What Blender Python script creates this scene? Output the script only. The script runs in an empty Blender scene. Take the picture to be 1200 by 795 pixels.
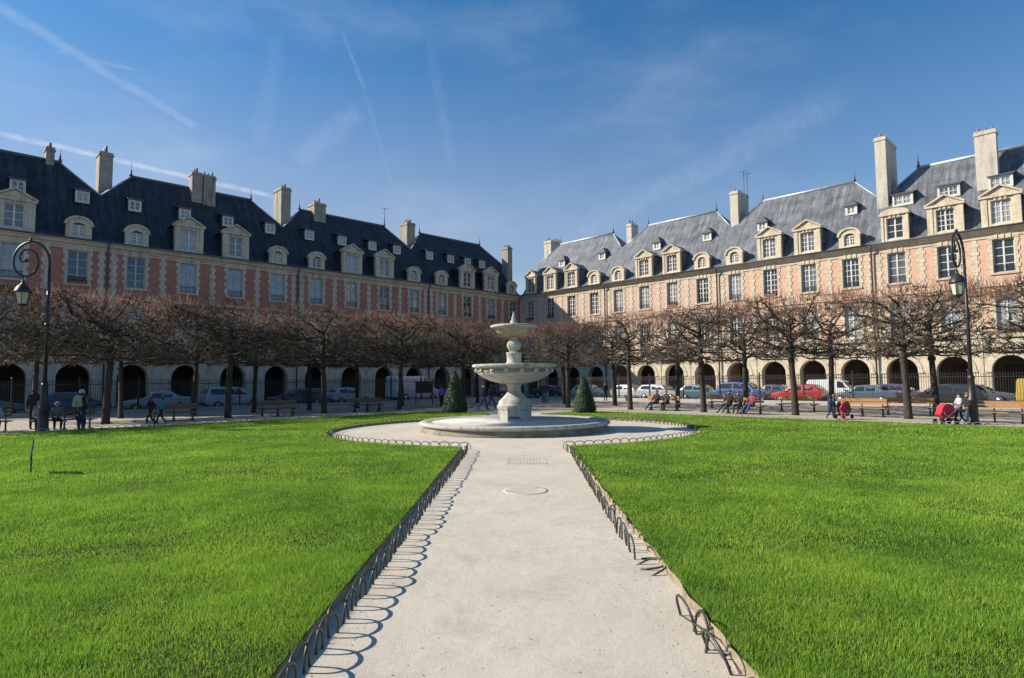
import bpy, bmesh, math, random
import numpy as np
from mathutils import Vector, Matrix
R = math.radians
PI = math.pi
random.seed(7)
sc = bpy.context.scene
COL = sc.collection

# ------------------------------------------------------------------ frames
YAW = -0.00431
CX, CY = 1.259, 84.953                      # inner corner of the square
AL = PI/4 + YAW
DL = Vector((-math.cos(AL), -math.sin(AL), 0)); NL = Vector((math.sin(AL), -math.cos(AL), 0))
DR = Vector((math.sin(AL), -math.cos(AL), 0)); NR = Vector((-math.cos(AL), -math.sin(AL), 0))
CORNER = Vector((CX, CY, 0))
def SF(side, t, D, z=0.0):
    """point t metres along a facade from the corner and D metres in front of it"""
    d, n = (DL, NL) if side == 'l' else (DR, NR)
    return CORNER + d*t + n*D + Vector((0, 0, z))
ROT = {'l': math.atan2(DL.y, DL.x), 'r': math.atan2(-DR.y, -DR.x)}

# ------------------------------------------------------------------ mesh builder
class MB:
    def __init__(s): s.v = []; s.f = []; s.m = []; s.sm = []
    def add(s, vs, fs, m=0, smooth=False):
        b = len(s.v); s.v += [tuple(p) for p in vs]
        for f in fs: s.f.append(tuple(b+i for i in f)); s.m.append(m); s.sm.append(smooth)
    def poly(s, pts, m=0): s.add(pts, [tuple(range(len(pts)))], m)
    def box(s, x0, x1, y0, y1, z0, z1, m=0):
        s.add([(x0,y0,z0),(x1,y0,z0),(x1,y1,z0),(x0,y1,z0),(x0,y0,z1),(x1,y0,z1),(x1,y1,z1),(x0,y1,z1)],
              [(0,3,2,1),(4,5,6,7),(0,1,5,4),(1,2,6,5),(2,3,7,6),(3,0,4,7)], m)
    def cbox(s, c, sz, m=0, rz=0.0, rx=0.0, ry=0.0, taper=1.0):
        M = Matrix.Translation(c) @ Matrix.Rotation(rz,4,'Z') @ Matrix.Rotation(ry,4,'Y') @ Matrix.Rotation(rx,4,'X')
        a,b,h = sz[0]/2, sz[1]/2, sz[2]/2
        vs = [M @ Vector(p) for p in [(-a,-b,-h),(a,-b,-h),(a,b,-h),(-a,b,-h),(-a*taper,-b*taper,h),(a*taper,-b*taper,h),(a*taper,b*taper,h),(-a*taper,b*taper,h)]]
        s.add(vs, [(0,3,2,1),(4,5,6,7),(0,1,5,4),(1,2,6,5),(2,3,7,6),(3,0,4,7)], m)
    def tube(s, pts, rad, n=6, m=0, cap=True, smooth=True):
        pts = [Vector(p) for p in pts]
        if not hasattr(rad, '__len__'): rad = [rad]*len(pts)
        up = None; vs = []
        for i, p in enumerate(pts):
            d = (pts[min(i+1,len(pts)-1)] - pts[max(i-1,0)])
            if d.length < 1e-9: d = Vector((0,0,1))
            d.normalize()
            if up is None:
                up = Vector((0,0,1)) if abs(d.z) < .9 else Vector((1,0,0))
            a = d.cross(up)
            if a.length < 1e-6: a = d.cross(Vector((0,1,0.1)))
            a.normalize(); b = a.cross(d); up = b
            for k in range(n):
                an = 2*PI*k/n
                vs.append(p + a*(math.cos(an)*rad[i]) + b*(math.sin(an)*rad[i]))
        fs = []
        for i in range(len(pts)-1):
            for k in range(n):
                k2 = (k+1) % n
                fs.append((i*n+k, i*n+k2, (i+1)*n+k2, (i+1)*n+k))
        if cap:
            fs.append(tuple(range(n))[::-1]); fs.append(tuple((len(pts)-1)*n+k for k in range(n)))
        s.add(vs, fs, m, smooth)
    def lathe(s, prof, n=32, m=0, c=(0,0), smooth=True, z0=0.0, a0=0.0, close=True):
        vs = []
        for r, z in prof:
            for k in range(n):
                an = a0 + 2*PI*k/n
                vs.append((c[0]+r*math.cos(an), c[1]+r*math.sin(an), z0+z))
        fs = []
        for i in range(len(prof)-1):
            for k in range(n):
                k2 = (k+1) % n
                fs.append((i*n+k, i*n+k2, (i+1)*n+k2, (i+1)*n+k))
        if close:
            fs.append(tuple(range(n))[::-1]); fs.append(tuple((len(prof)-1)*n+k for k in range(n)))
        s.add(vs, fs, m, smooth)
    def prism(s, prof, x0, x1, m=0):
        """(y,z) profile swept along x"""
        n = len(prof)
        vs = [(x0,y,z) for y,z in prof] + [(x1,y,z) for y,z in prof]
        fs = [(i,(i+1)%n,n+(i+1)%n,n+i) for i in range(n)] + [tuple(range(n))[::-1], tuple(range(n,2*n))]
        s.add(vs, fs, m)
    def prismy(s, prof, y0, y1, m=0):
        """(x,z) profile swept along y"""
        n = len(prof)
        vs = [(x,y0,z) for x,z in prof] + [(x,y1,z) for x,z in prof]
        fs = [(i,(i+1)%n,n+(i+1)%n,n+i) for i in range(n)] + [tuple(range(n))[::-1], tuple(range(n,2*n))]
        s.add(vs, fs, m)
    def ring(s, outer, inner, y0, y1, m=0):
        """plate between two open outlines in (x,z), front at y0, back at y1"""
        n = len(outer)
        vs = [(x,y0,z) for x,z in outer]+[(x,y0,z) for x,z in inner]+[(x,y1,z) for x,z in outer]+[(x,y1,z) for x,z in inner]
        fs = []
        for i in range(n-1):
            fs += [(i,i+1,n+i+1,n+i), (2*n+i,2*n+i+1,i+1,i), (n+i,n+i+1,3*n+i+1,3*n+i)]
        fs += [(0,n,3*n,2*n),(n-1,2*n-1,4*n-1,3*n-1)]
        s.add(vs, fs, m)
    def ball(s, c, r, m=0, n=8, k=6, sc_=(1,1,1)):
        prof = [(max(1e-4,math.sin(PI*i/k)), -math.cos(PI*i/k)) for i in range(k+1)]
        vs=[]; 
        for pr,pz in prof:
            for j in range(n):
                a=2*PI*j/n
                vs.append((c[0]+r*sc_[0]*pr*math.cos(a), c[1]+r*sc_[1]*pr*math.sin(a), c[2]+r*sc_[2]*pz))
        fs=[(i*n+j,i*n+(j+1)%n,(i+1)*n+(j+1)%n,(i+1)*n+j) for i in range(k) for j in range(n)]
        s.add(vs,fs,m,True)
    def mesh(s, name, mats):
        me = bpy.data.meshes.new(name)
        me.from_pydata(s.v, [], s.f)
        for x in (mats if isinstance(mats,(list,tuple)) else [mats]): me.materials.append(x)
        me.polygons.foreach_set('material_index', s.m)
        me.polygons.foreach_set('use_smooth', s.sm)
        bm = bmesh.new(); bm.from_mesh(me); bmesh.ops.recalc_face_normals(bm, faces=bm.faces); bm.to_mesh(me); bm.free()
        me.update()
        return me
    def build(s, name, mats, parent=None):
        return link(name, s.mesh(name, mats), parent)
def link(name, me, parent=None, loc=None, rot=None):
    o = bpy.data.objects.new(name, me); COL.objects.link(o)
    if parent is not None: o.parent = parent
    if loc is not None: o.location = loc
    if rot is not None: o.rotation_euler = rot
    return o
def tag(o, label, cat, group=None):
    o['label'] = label; o['category'] = cat
    if group: o['group'] = group
    return o
def thing(name, label, cat, loc=(0,0,0), rz=0.0, group=None):
    o = bpy.data.objects.new(name, None); COL.objects.link(o)
    o.location = loc; o.rotation_euler = (0,0,rz); o.empty_display_size = .2
    return tag(o, label, cat, group)
def copy_thing(root, loc, rz, label, group=None):
    """the thing, its parts and their sub-parts, sharing mesh data"""
    def rec(o, par):
        c = o.copy(); COL.objects.link(c); c.parent = par
        for ch in o.children: rec(ch, c)
        return c
    kids = list(root.children)
    r = root.copy(); COL.objects.link(r); r.location = loc; r.rotation_euler = (0,0,rz)
    for ch in kids: rec(ch, r)
    r['label'] = label
    if group: r['group'] = group
    return r

# ------------------------------------------------------------------ materials
def nmat(name):
    m = bpy.data.materials.new(name); m.use_nodes = True
    nt = m.node_tree; b = nt.nodes['Principled BSDF']
    return m, nt, b
def N(nt, t, **kw):
    n = nt.nodes.new(t)
    for k, v in kw.items(): setattr(n, k, v)
    return n
def mat(name, col, rough=.8, col2=None, scale=3.0, bump=0.0, bscale=None, metal=0.0, stretch=None, spec=None, coat=0.0, contrast=(.35,.65), detail=6):
    m, nt, b = nmat(name)
    b.inputs['Roughness'].default_value = rough; b.inputs['Metallic'].default_value = metal
    if spec is not None: b.inputs['Specular IOR Level'].default_value = spec
    if coat: b.inputs['Coat Weight'].default_value = coat; b.inputs['Coat Roughness'].default_value = .05
    if col2 is None:
        b.inputs['Base Color'].default_value = (*col,1)
    if col2 is not None or bump:
        tc = N(nt,'ShaderNodeTexCoord'); mp = N(nt,'ShaderNodeMapping')
        nt.links.new(tc.outputs['Object'], mp.inputs['Vector'])
        if stretch: mp.inputs['Scale'].default_value = stretch
        nz = N(nt,'ShaderNodeTexNoise'); nz.inputs['Scale'].default_value = scale; nz.inputs['Detail'].default_value = detail; nz.inputs['Roughness'].default_value=.65
        nt.links.new(mp.outputs['Vector'], nz.inputs['Vector'])
        if col2 is not None:
            rp = N(nt,'ShaderNodeValToRGB'); e = rp.color_ramp.elements
            e[0].position, e[1].position = contrast; e[0].color = (*col,1); e[1].color = (*col2,1)
            nt.links.new(nz.outputs['Fac'], rp.inputs['Fac']); nt.links.new(rp.outputs['Color'], b.inputs['Base Color'])
        if bump:
            n2 = N(nt,'ShaderNodeTexNoise'); n2.inputs['Scale'].default_value = bscale or scale*4; n2.inputs['Detail'].default_value = 8
            nt.links.new(tc.outputs['Object'], n2.inputs['Vector'])
            bp = N(nt,'ShaderNodeBump'); bp.inputs['Strength'].default_value = bump; bp.inputs['Distance'].default_value = .03
            nt.links.new(n2.outputs['Fac'], bp.inputs['Height']); nt.links.new(bp.outputs['Normal'], b.inputs['Normal'])
    return m
def rgbmix(nt, fac, a, b_, blend='MIX'):
    n = N(nt,'ShaderNodeMix', data_type='RGBA', blend_type=blend)
    for sock, v in ((n.inputs[0],fac),(n.inputs[6],a),(n.inputs[7],b_)):
        if hasattr(v,'links'): nt.links.new(v, sock)
        elif isinstance(v,(int,float)): sock.default_value = v
        else: sock.default_value = (*v,1)
    return n.outputs[2]
def noise(nt, vec, scale, detail=5, rough=.6):
    n = N(nt,'ShaderNodeTexNoise'); n.inputs['Scale'].default_value = scale; n.inputs['Detail'].default_value = detail; n.inputs['Roughness'].default_value = rough
    if vec is not None: nt.links.new(vec, n.inputs['Vector'])
    return n.outputs['Fac']
def ramp(nt, fac, p0, p1, c0=(0,0,0), c1=(1,1,1)):
    r = N(nt,'ShaderNodeValToRGB'); e = r.color_ramp.elements
    e[0].position, e[1].position = p0, p1; e[0].color = (*c0,1); e[1].color = (*c1,1)
    nt.links.new(fac, r.inputs['Fac']); return r.outputs['Color']
def mapping(nt, scale=(1,1,1), coord='Object'):
    tc = N(nt,'ShaderNodeTexCoord'); mp = N(nt,'ShaderNodeMapping'); mp.inputs['Scale'].default_value = scale
    nt.links.new(tc.outputs[coord], mp.inputs['Vector']); return mp.outputs['Vector']
def bump(nt, b, h, strength=.4, dist=.03):
    bp = N(nt,'ShaderNodeBump'); bp.inputs['Strength'].default_value = strength; bp.inputs['Distance'].default_value = dist
    nt.links.new(h, bp.inputs['Height']); nt.links.new(bp.outputs['Normal'], b.inputs['Normal'])

def stone_mat(name, c0, c1, dirt, dirt_s=1.5, joints=.75):
    m, nt, b = nmat(name); v = mapping(nt)
    base = ramp(nt, noise(nt, v, 1.7, 6), .3, .7, c0, c1)
    vs = mapping(nt, (1.3,1.3,.22))
    d = ramp(nt, noise(nt, vs, dirt_s, 7, .72), .50, .72)
    col = rgbmix(nt, d, base, dirt)
    f = ramp(nt, noise(nt, v, 14, 4), .3, .75, (.8,.8,.8), (1.08,1.08,1.08))
    col = rgbmix(nt, 1.0, col, f, 'MULTIPLY')
    # ashlar joints
    br = N(nt,'ShaderNodeTexBrick'); br.inputs['Scale'].default_value = 1.0; br.inputs['Mortar Size'].default_value = .012
    br.inputs['Brick Width'].default_value = .85; br.inputs['Row Height'].default_value = .4
    br.inputs['Color1'].default_value = (1,1,1,1); br.inputs['Color2'].default_value = (.88,.87,.86,1); br.inputs['Mortar'].default_value = (.6,.57,.53,1)
    sx = N(nt,'ShaderNodeSeparateXYZ'); nt.links.new(v, sx.inputs[0]); cb = N(nt,'ShaderNodeCombineXYZ')
    nt.links.new(sx.outputs['X'], cb.inputs['X']); nt.links.new(sx.outputs['Z'], cb.inputs['Y']); nt.links.new(cb.outputs[0], br.inputs['Vector'])
    col = rgbmix(nt, joints, col, br.outputs['Color'], 'MULTIPLY')
    nt.links.new(col, b.inputs['Base Color']); b.inputs['Roughness'].default_value = .9
    bump(nt, b, noise(nt, v, 9, 7), .35, .04)
    return m
def brick_mat(name, c0, c1, pale):
    m, nt, b = nmat(name); v = mapping(nt)
    br = N(nt,'ShaderNodeTexBrick'); br.inputs['Scale'].default_value = 1.0; br.inputs['Mortar Size'].default_value = .012
    br.inputs['Brick Width'].default_value = .24; br.inputs['Row Height'].default_value = .10
    br.inputs['Color1'].default_value = (*c0,1); br.inputs['Color2'].default_value = (*c1,1); br.inputs['Mortar'].default_value = (*pale,1)
    sx = N(nt,'ShaderNodeSeparateXYZ'); nt.links.new(v, sx.inputs[0]); cb = N(nt,'ShaderNodeCombineXYZ')
    nt.links.new(sx.outputs['X'], cb.inputs['X']); nt.links.new(sx.outputs['Z'], cb.inputs['Y']); nt.links.new(cb.outputs[0], br.inputs['Vector'])
    d = ramp(nt, noise(nt, v, 1.1, 7, .7), .42, .75)
    col = rgbmix(nt, d, br.outputs['Color'], pale)
    f = ramp(nt, noise(nt, v, 5, 5), .3, .7, (.78,.78,.78), (1.1,1.1,1.1))
    col = rgbmix(nt, 1.0, col, f, 'MULTIPLY')
    nt.links.new(col, b.inputs['Base Color']); b.inputs['Roughness'].default_value = .92
    bump(nt, b, noise(nt, v, 20, 4), .3, .02)
    return m
def slate_mat(name, c0, c1, streak):
    m, nt, b = nmat(name); v = mapping(nt)
    br = N(nt,'ShaderNodeTexBrick'); br.inputs['Scale'].default_value = 1.0; br.inputs['Mortar Size'].default_value = .015
    br.inputs['Brick Width'].default_value = .28; br.inputs['Row Height'].default_value = .17
    br.inputs['Color1'].default_value = (*c0,1); br.inputs['Color2'].default_value = (*c1,1); br.inputs['Mortar'].default_value = (*[x*.6 for x in c0],1)
    sx = N(nt,'ShaderNodeSeparateXYZ'); nt.links.new(v, sx.inputs[0]); cb = N(nt,'ShaderNodeCombineXYZ')
    ad = N(nt,'ShaderNodeMath'); ad.operation='ADD'; nt.links.new(sx.outputs['X'], ad.inputs[0]); nt.links.new(sx.outputs['Y'], ad.inputs[1])
    nt.links.new(ad.outputs[0], cb.inputs['X']); nt.links.new(sx.outputs['Z'], cb.inputs['Y']); nt.links.new(cb.outputs[0], br.inputs['Vector'])
    vs = mapping(nt, (2.4,.18,.18))
    s = ramp(nt, noise(nt, vs, 1.6, 8, .78), .42, .72)
    col = rgbmix(nt, s, br.outputs['Color'], streak)
    f = ramp(nt, noise(nt, v, .8, 5), .3, .7, (.52,.53,.55), (1.2,1.2,1.2))
    col = rgbmix(nt, 1.0, col, f, 'MULTIPLY')
    nt.links.new(col, b.inputs['Base Color']); b.inputs['Roughness'].default_value = .55
    bump(nt, b, noise(nt, v, 7, 5), .3, .04)
    return m
M = {}
M['stone_l'] = stone_mat('shade_darkened_limestone', (.56,.48,.37), (.66,.58,.46), (.28,.235,.18))  # left copy of the limestone, slightly darkened to paint in shade
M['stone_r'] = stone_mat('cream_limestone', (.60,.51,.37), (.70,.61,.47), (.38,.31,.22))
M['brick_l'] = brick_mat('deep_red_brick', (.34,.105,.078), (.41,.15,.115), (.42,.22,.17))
M['brick_r'] = brick_mat('sunlight_tinted_brick', (.54,.265,.165), (.60,.35,.235), (.64,.48,.36))  # the sun's orange, washed-out cast is mixed into this brick colour
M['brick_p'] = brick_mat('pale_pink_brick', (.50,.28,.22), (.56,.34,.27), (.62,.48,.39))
M['slate_l'] = slate_mat('shade_darkened_slate', (.010,.010,.010), (.024,.024,.025), (.075,.076,.08))  # left roofs' shade is painted in: far darker copy of the slate
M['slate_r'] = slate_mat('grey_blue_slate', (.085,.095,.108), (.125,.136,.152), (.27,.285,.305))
M['zinc'] = mat('zinc_flashing', (.35,.37,.40), .5, (.5,.52,.55), 2, .1, metal=.3)
M['lead'] = mat('dark_lead', (.06,.065,.075), .55, (.1,.105,.12), 3, .1)
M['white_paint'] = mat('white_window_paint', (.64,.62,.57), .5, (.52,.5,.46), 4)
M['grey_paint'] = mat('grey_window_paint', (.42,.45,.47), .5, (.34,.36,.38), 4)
M['iron'] = mat('black_iron', (.012,.013,.014), .45, (.03,.03,.03), 8, .1)
M['green_iron'] = mat('worn_green_iron', (.035,.045,.038), .42, (.10,.085,.065), 22, .15, metal=.25)
M['pale_hoop'] = mat('pale_grey_hoop', (.34,.33,.30), .5, (.22,.21,.19), 15, .1)  # lighter grey version for the far hoop rows
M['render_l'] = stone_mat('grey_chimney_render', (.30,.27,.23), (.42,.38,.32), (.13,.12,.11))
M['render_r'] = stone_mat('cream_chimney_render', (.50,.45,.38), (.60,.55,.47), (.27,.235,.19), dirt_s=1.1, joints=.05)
M['pot'] = mat('terracotta_pot', (.35,.15,.09), .8, (.22,.1,.07), 5)
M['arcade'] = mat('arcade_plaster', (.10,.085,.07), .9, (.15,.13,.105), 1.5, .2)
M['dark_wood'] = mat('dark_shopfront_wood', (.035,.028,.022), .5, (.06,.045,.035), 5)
M['curtain'] = mat('pale_curtain', (.62,.62,.60), .9, (.5,.5,.49), 6, stretch=(5,1,.3))
def glass_mat(name, tint, rough=.04, spec=.6):
    m, nt, b = nmat(name); v = mapping(nt)
    col = ramp(nt, noise(nt, v, .8, 3), .35, .65, tuple(x*.6 for x in tint), tint)
    nt.links.new(col, b.inputs['Base Color']); b.inputs['Roughness'].default_value = rough; b.inputs['Specular IOR Level'].default_value = spec
    b.inputs['Coat Weight'].default_value = .6; b.inputs['Coat Roughness'].default_value = .03
    bump(nt, b, noise(nt, v, 1.3, 2), .05, .02)
    return m
M['glass'] = glass_mat('old_window_glass', (.035,.042,.05))
M['glass_pale'] = glass_mat('glass_over_pale_curtain', (.34,.36,.37))
M['glass_mid'] = glass_mat('glass_over_dim_curtain', (.14,.155,.17))
M['bark'] = mat('lime_bark', (.022,.019,.016), .95, (.065,.055,.042), 5, .8, 14, stretch=(3,3,.5))
M['twig'] = mat('brown_twigs', (.040,.033,.025), .85, (.17,.132,.092), 2.6)
M['shoot'] = mat('reddish_shoots', (.19,.08,.05), .8, (.28,.14,.085), 1.5)
M['fountain'] = stone_mat('fountain_limestone', (.40,.375,.325), (.53,.505,.45), (.15,.135,.105), dirt_s=2.6, joints=.12)
M['moss'] = mat('mossy_stone', (.19,.18,.11), .9, (.40,.38,.28), 2.2, .3)
M['shade_algae'] = mat('algae_and_shade_stone', (.15,.135,.10), .9, (.30,.27,.21), 1.6, .4, 9)  # algae tone that also carries painted shade below the basin rim
M['basin_floor'] = mat('basin_floor', (.40,.41,.41), .5, (.64,.62,.58), .45, .1, 6, contrast=(.40,.52))
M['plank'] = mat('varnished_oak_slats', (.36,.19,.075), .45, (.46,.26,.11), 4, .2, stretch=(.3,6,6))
M['plank_d'] = mat('dark_bench_slats', (.12,.075,.045), .6, (.20,.12,.07), 4, .2, stretch=(.3,6,6))  # darker slats, used on the left benches
M['lamp_glass'] = mat('milky_lamp_glass', (.46,.45,.31), .25, (.56,.54,.40), 3)
M['rubber'] = mat('tyre_rubber', (.015,.015,.015), .8)
M['chrome'] = mat('alloy_wheel', (.5,.5,.52), .3, metal=.9)
M['headlight'] = mat('headlight_lens', (.7,.72,.75), .1, coat=1.0)
M['taillight'] = mat('red_lamp_lens', (.35,.01,.01), .15, coat=1.0)
M['car_glass'] = glass_mat('car_glass', (.03,.036,.04), .03)
M['plate'] = mat('number_plate', (.7,.7,.68), .5)
M['skin'] = mat('skin', (.50,.31,.22), .6)
M['eye'] = mat('dark_eye', (.02,.015,.012), .3)
def paint(name, c): return mat(name, c, .32, tuple(min(1,x*.9) for x in c), 1.5, coat=1.0)
def cloth(name, c): return mat(name, tuple(x*.8 for x in c), .92, tuple(min(1,x*1.1) for x in c), 9, .3, 40)

# gravel
def gravel_mat(name, c0, c1, dark, big=.35):
    m, nt, b = nmat(name); v = mapping(nt)
    base = ramp(nt, noise(nt, v, big, 6, .6), .3, .7, c0, c1)
    d = ramp(nt, noise(nt, v, 1.3, 9, .76), .50, .76)
    col = rgbmix(nt, d, base, dark)
    g = ramp(nt, noise(nt, v, 55, 4, .7), .3, .7, (.86,.855,.84), (1.08,1.08,1.08))
    col = rgbmix(nt, 1.0, col, g, 'MULTIPLY')
    vo = N(nt,'ShaderNodeTexVoronoi'); vo.inputs['Scale'].default_value = 26; nt.links.new(v, vo.inputs['Vector'])
    sp = ramp(nt, vo.outputs['Distance'], .06, .16, (.72,.70,.67), (1,1,1))
    msk = ramp(nt, noise(nt, v, 6, 3), .5, .6)
    col = rgbmix(nt, msk, col, rgbmix(nt, 1.0, col, sp, 'MULTIPLY'))
    nt.links.new(col, b.inputs['Base Color']); b.inputs['Roughness'].default_value = .95
    ad = N(nt,'ShaderNodeMath'); ad.operation='MULTIPLY_ADD'; ad.inputs[1].default_value = 4.0
    nt.links.new(noise(nt, v, 2.2, 6), ad.inputs[0]); nt.links.new(noise(nt, v, 70, 5, .8), ad.inputs[2])
    bump(nt, b, ad.outputs[0], .55, .012)
    return m
M['gravel'] = gravel_mat('pale_gravel', (.50,.44,.35), (.60,.54,.445), (.41,.355,.28))
M['gravel_far'] = gravel_mat('garden_gravel', (.36,.315,.25), (.46,.41,.33), (.24,.205,.16))
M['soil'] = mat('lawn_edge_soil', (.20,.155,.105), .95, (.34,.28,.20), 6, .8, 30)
M['asphalt'] = mat('asphalt', (.045,.045,.047), .9, (.065,.064,.063), 2.5, .3, 30)
M['pavement'] = mat('pavement_slabs', (.26,.245,.225), .9, (.34,.32,.29), 1.5, .2)
M['kerb'] = mat('granite_kerb', (.30,.29,.28), .85, (.40,.39,.37), 5, .2)
# lawn and blades
def lawn_mat():
    m, nt, b = nmat('lawn_turf'); v = mapping(nt)
    col = ramp(nt, noise(nt, v, 1.2, 8, .7), .3, .7, (.022,.034,.010), (.060,.085,.022))
    f = ramp(nt, noise(nt, v, 30, 4, .8), .3, .7, (.55,.55,.5), (1.15,1.15,1.1))
    col = rgbmix(nt, 1.0, col, f, 'MULTIPLY')
    nt.links.new(col, b.inputs['Base Color']); b.inputs['Roughness'].default_value = .9; b.inputs['Specular IOR Level'].default_value = .1
    bump(nt, b, noise(nt, v, 25, 8, .8), 1.0, .05)
    return m
M['lawn'] = lawn_mat()
def blade_mat():
    m, nt, b = nmat('grass_blades'); nt.nodes.remove(b)
    g = N(nt,'ShaderNodeNewGeometry'); v = mapping(nt)
    c1 = ramp(nt, g.outputs['Random Per Island'], 0.0, 1.0, (.155,.335,.03), (.45,.63,.12))
    rp = c1.node.color_ramp; e = rp.elements.new(.93); e.color = (.42,.62,.085,1); e = rp.elements.new(.965); e.color = (.42,.40,.17,1)
    pn = ramp(nt, noise(nt, v, .5, 9, .72), .36, .64, (.50,.66,.6), (1.2,1.1,1.0))
    col = rgbmix(nt, 1.0, c1, pn, 'MULTIPLY')
    df = N(nt,'ShaderNodeBsdfDiffuse'); tr = N(nt,'ShaderNodeBsdfTranslucent'); gl = N(nt,'ShaderNodeBsdfGlossy'); gl.inputs['Roughness'].default_value = .4
    nt.links.new(col, df.inputs['Color']); nt.links.new(col, tr.inputs['Color']); gl.inputs['Color'].default_value = (.5,.55,.4,1)
    mx = N(nt,'ShaderNodeMixShader'); mx.inputs[0].default_value = .48
    nt.links.new(df.outputs[0], mx.inputs[1]); nt.links.new(tr.outputs[0], mx.inputs[2])
    m2 = N(nt,'ShaderNodeMixShader'); m2.inputs[0].default_value = .025
    nt.links.new(mx.outputs[0], m2.inputs[1]); nt.links.new(gl.outputs[0], m2.inputs[2])
    nt.links.new(m2.outputs[0], nt.nodes['Material Output'].inputs['Surface'])
    return m
M['blade'] = blade_mat()
def leaf_mat(name, a, c):
    m, nt, b = nmat(name)
    g = N(nt,'ShaderNodeNewGeometry')
    nt.links.new(ramp(nt, g.outputs['Random Per Island'], 0, 1, a, c), b.inputs['Base Color'])
    b.inputs['Roughness'].default_value = .5
    return m
M['yew'] = leaf_mat('clipped_yew_leaves', (.020,.040,.010), (.050,.082,.020))

# ------------------------------------------------------------------ houses
EAVE, RIDGE, YR, ZH, INSET = 13.66, 21.25, -5.5, 18.5, 2.7
KY, KZ = -.55, 14.1                        # kick at the foot of the roof slope
def slope_y(z):
    return KY + (z-KZ)/(RIDGE-KZ)*(YR-KY) if z > KZ else (z-EAVE)/(KZ-EAVE)*KY
WIN2 = (10.05, 12.72); WIN1 = (5.5, 8.35); WW = 1.36
def win_meshes(w, h, rows, cols, fr, key):
    """frame and pane of one casement window, origin at the middle of the sill"""
    b = MB(); y0, y1 = -.07, 0.0
    b.box(-w/2, -w/2+.07, y0, y1, 0, h); b.box(w/2-.07, w/2, y0, y1, 0, h)
    b.box(-w/2+.07, w/2-.07, y0, y1, 0, .09); b.box(-w/2+.07, w/2-.07, y0, y1, h-.07, h)
    b.box(-.06, .06, y0, y1+.012, .09, h-.07)
    for i in range(1, rows):
        z = .09+(h-.16)*i/rows; t = .028
        b.box(-w/2+.07, -.06, y0+.02, y1-.006, z-t, z+t); b.box(.06, w/2-.07, y0+.02, y1-.006, z-t, z+t)
    for i in range(1, cols):
        for s in (-1,1):
            x = s*(.06+(w/2-.13)*i/cols)
            b.box(x-.022, x+.022, y0+.025, y1-.012, .09, h-.07)
    p = MB(); p.poly([(-w/2+.02,-.05,.02),(w/2-.02,-.05,.02),(w/2-.02,-.05,h-.02),(-w/2+.02,-.05,h-.02)])
    return b.mesh('window_frame', M[fr]), {k: p.mesh('pane', M[k]) for k in ('glass','glass_pale','glass_mid')}
WM = {('l',2): win_meshes(WW, WIN2[1]-WIN2[0], 4, 1, 'grey_paint', 0), ('l',1): win_meshes(WW, WIN1[1]-WIN1[0], 4, 1, 'grey_paint', 0),
      ('r',2): win_meshes(WW, WIN2[1]-WIN2[0], 5, 2, 'white_paint', 0), ('r',1): win_meshes(WW, WIN1[1]-WIN1[0], 5, 2, 'white_paint', 0),
      ('e',2): win_meshes(WW, WIN2[1]-WIN2[0], 4, 1, 'white_paint', 0), ('e',1): win_meshes(WW, WIN1[1]-WIN1[0], 4, 1, 'white_paint', 0), ('r','g'): win_meshes(1.25, 1.85, 3, 1, 'white_paint', 0),
      ('l','p'): win_meshes(1.25, 1.85, 3, 1, 'white_paint', 0), ('r','p'): win_meshes(1.25, 1.85, 4, 2, 'white_paint', 0),
      ('l','a'): win_meshes(.9, .92, 3, 1, 'white_paint', 0), ('r','a'): win_meshes(.9, .92, 3, 2, 'white_paint', 0),
      ('l','s'): win_meshes(.78, .78, 2, 1, 'white_paint', 0), ('r','s'): win_meshes(.62, .62, 2, 1, 'white_paint', 0),
      ('r','w'): win_meshes(1.3, .8, 2, 2, 'white_paint', 0)}
def put_window(key, parent, x, y, z, glass, name='window'):
    fr, ps = WM[key]
    f = link(name, fr, parent, (x, y, z)); link('pane', ps[glass], f)
    return f
def stub_box(b, x0, x1, y0, y1, z0, z1, m): b.box(x0, x1, y0, y1, z0, z1, m)

def arch_pts(xc, r, zs, n=14, sag=None):
    return [(xc - r*math.cos(PI*i/n), zs + r*math.sin(PI*i/n)) for i in range(n+1)]

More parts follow.
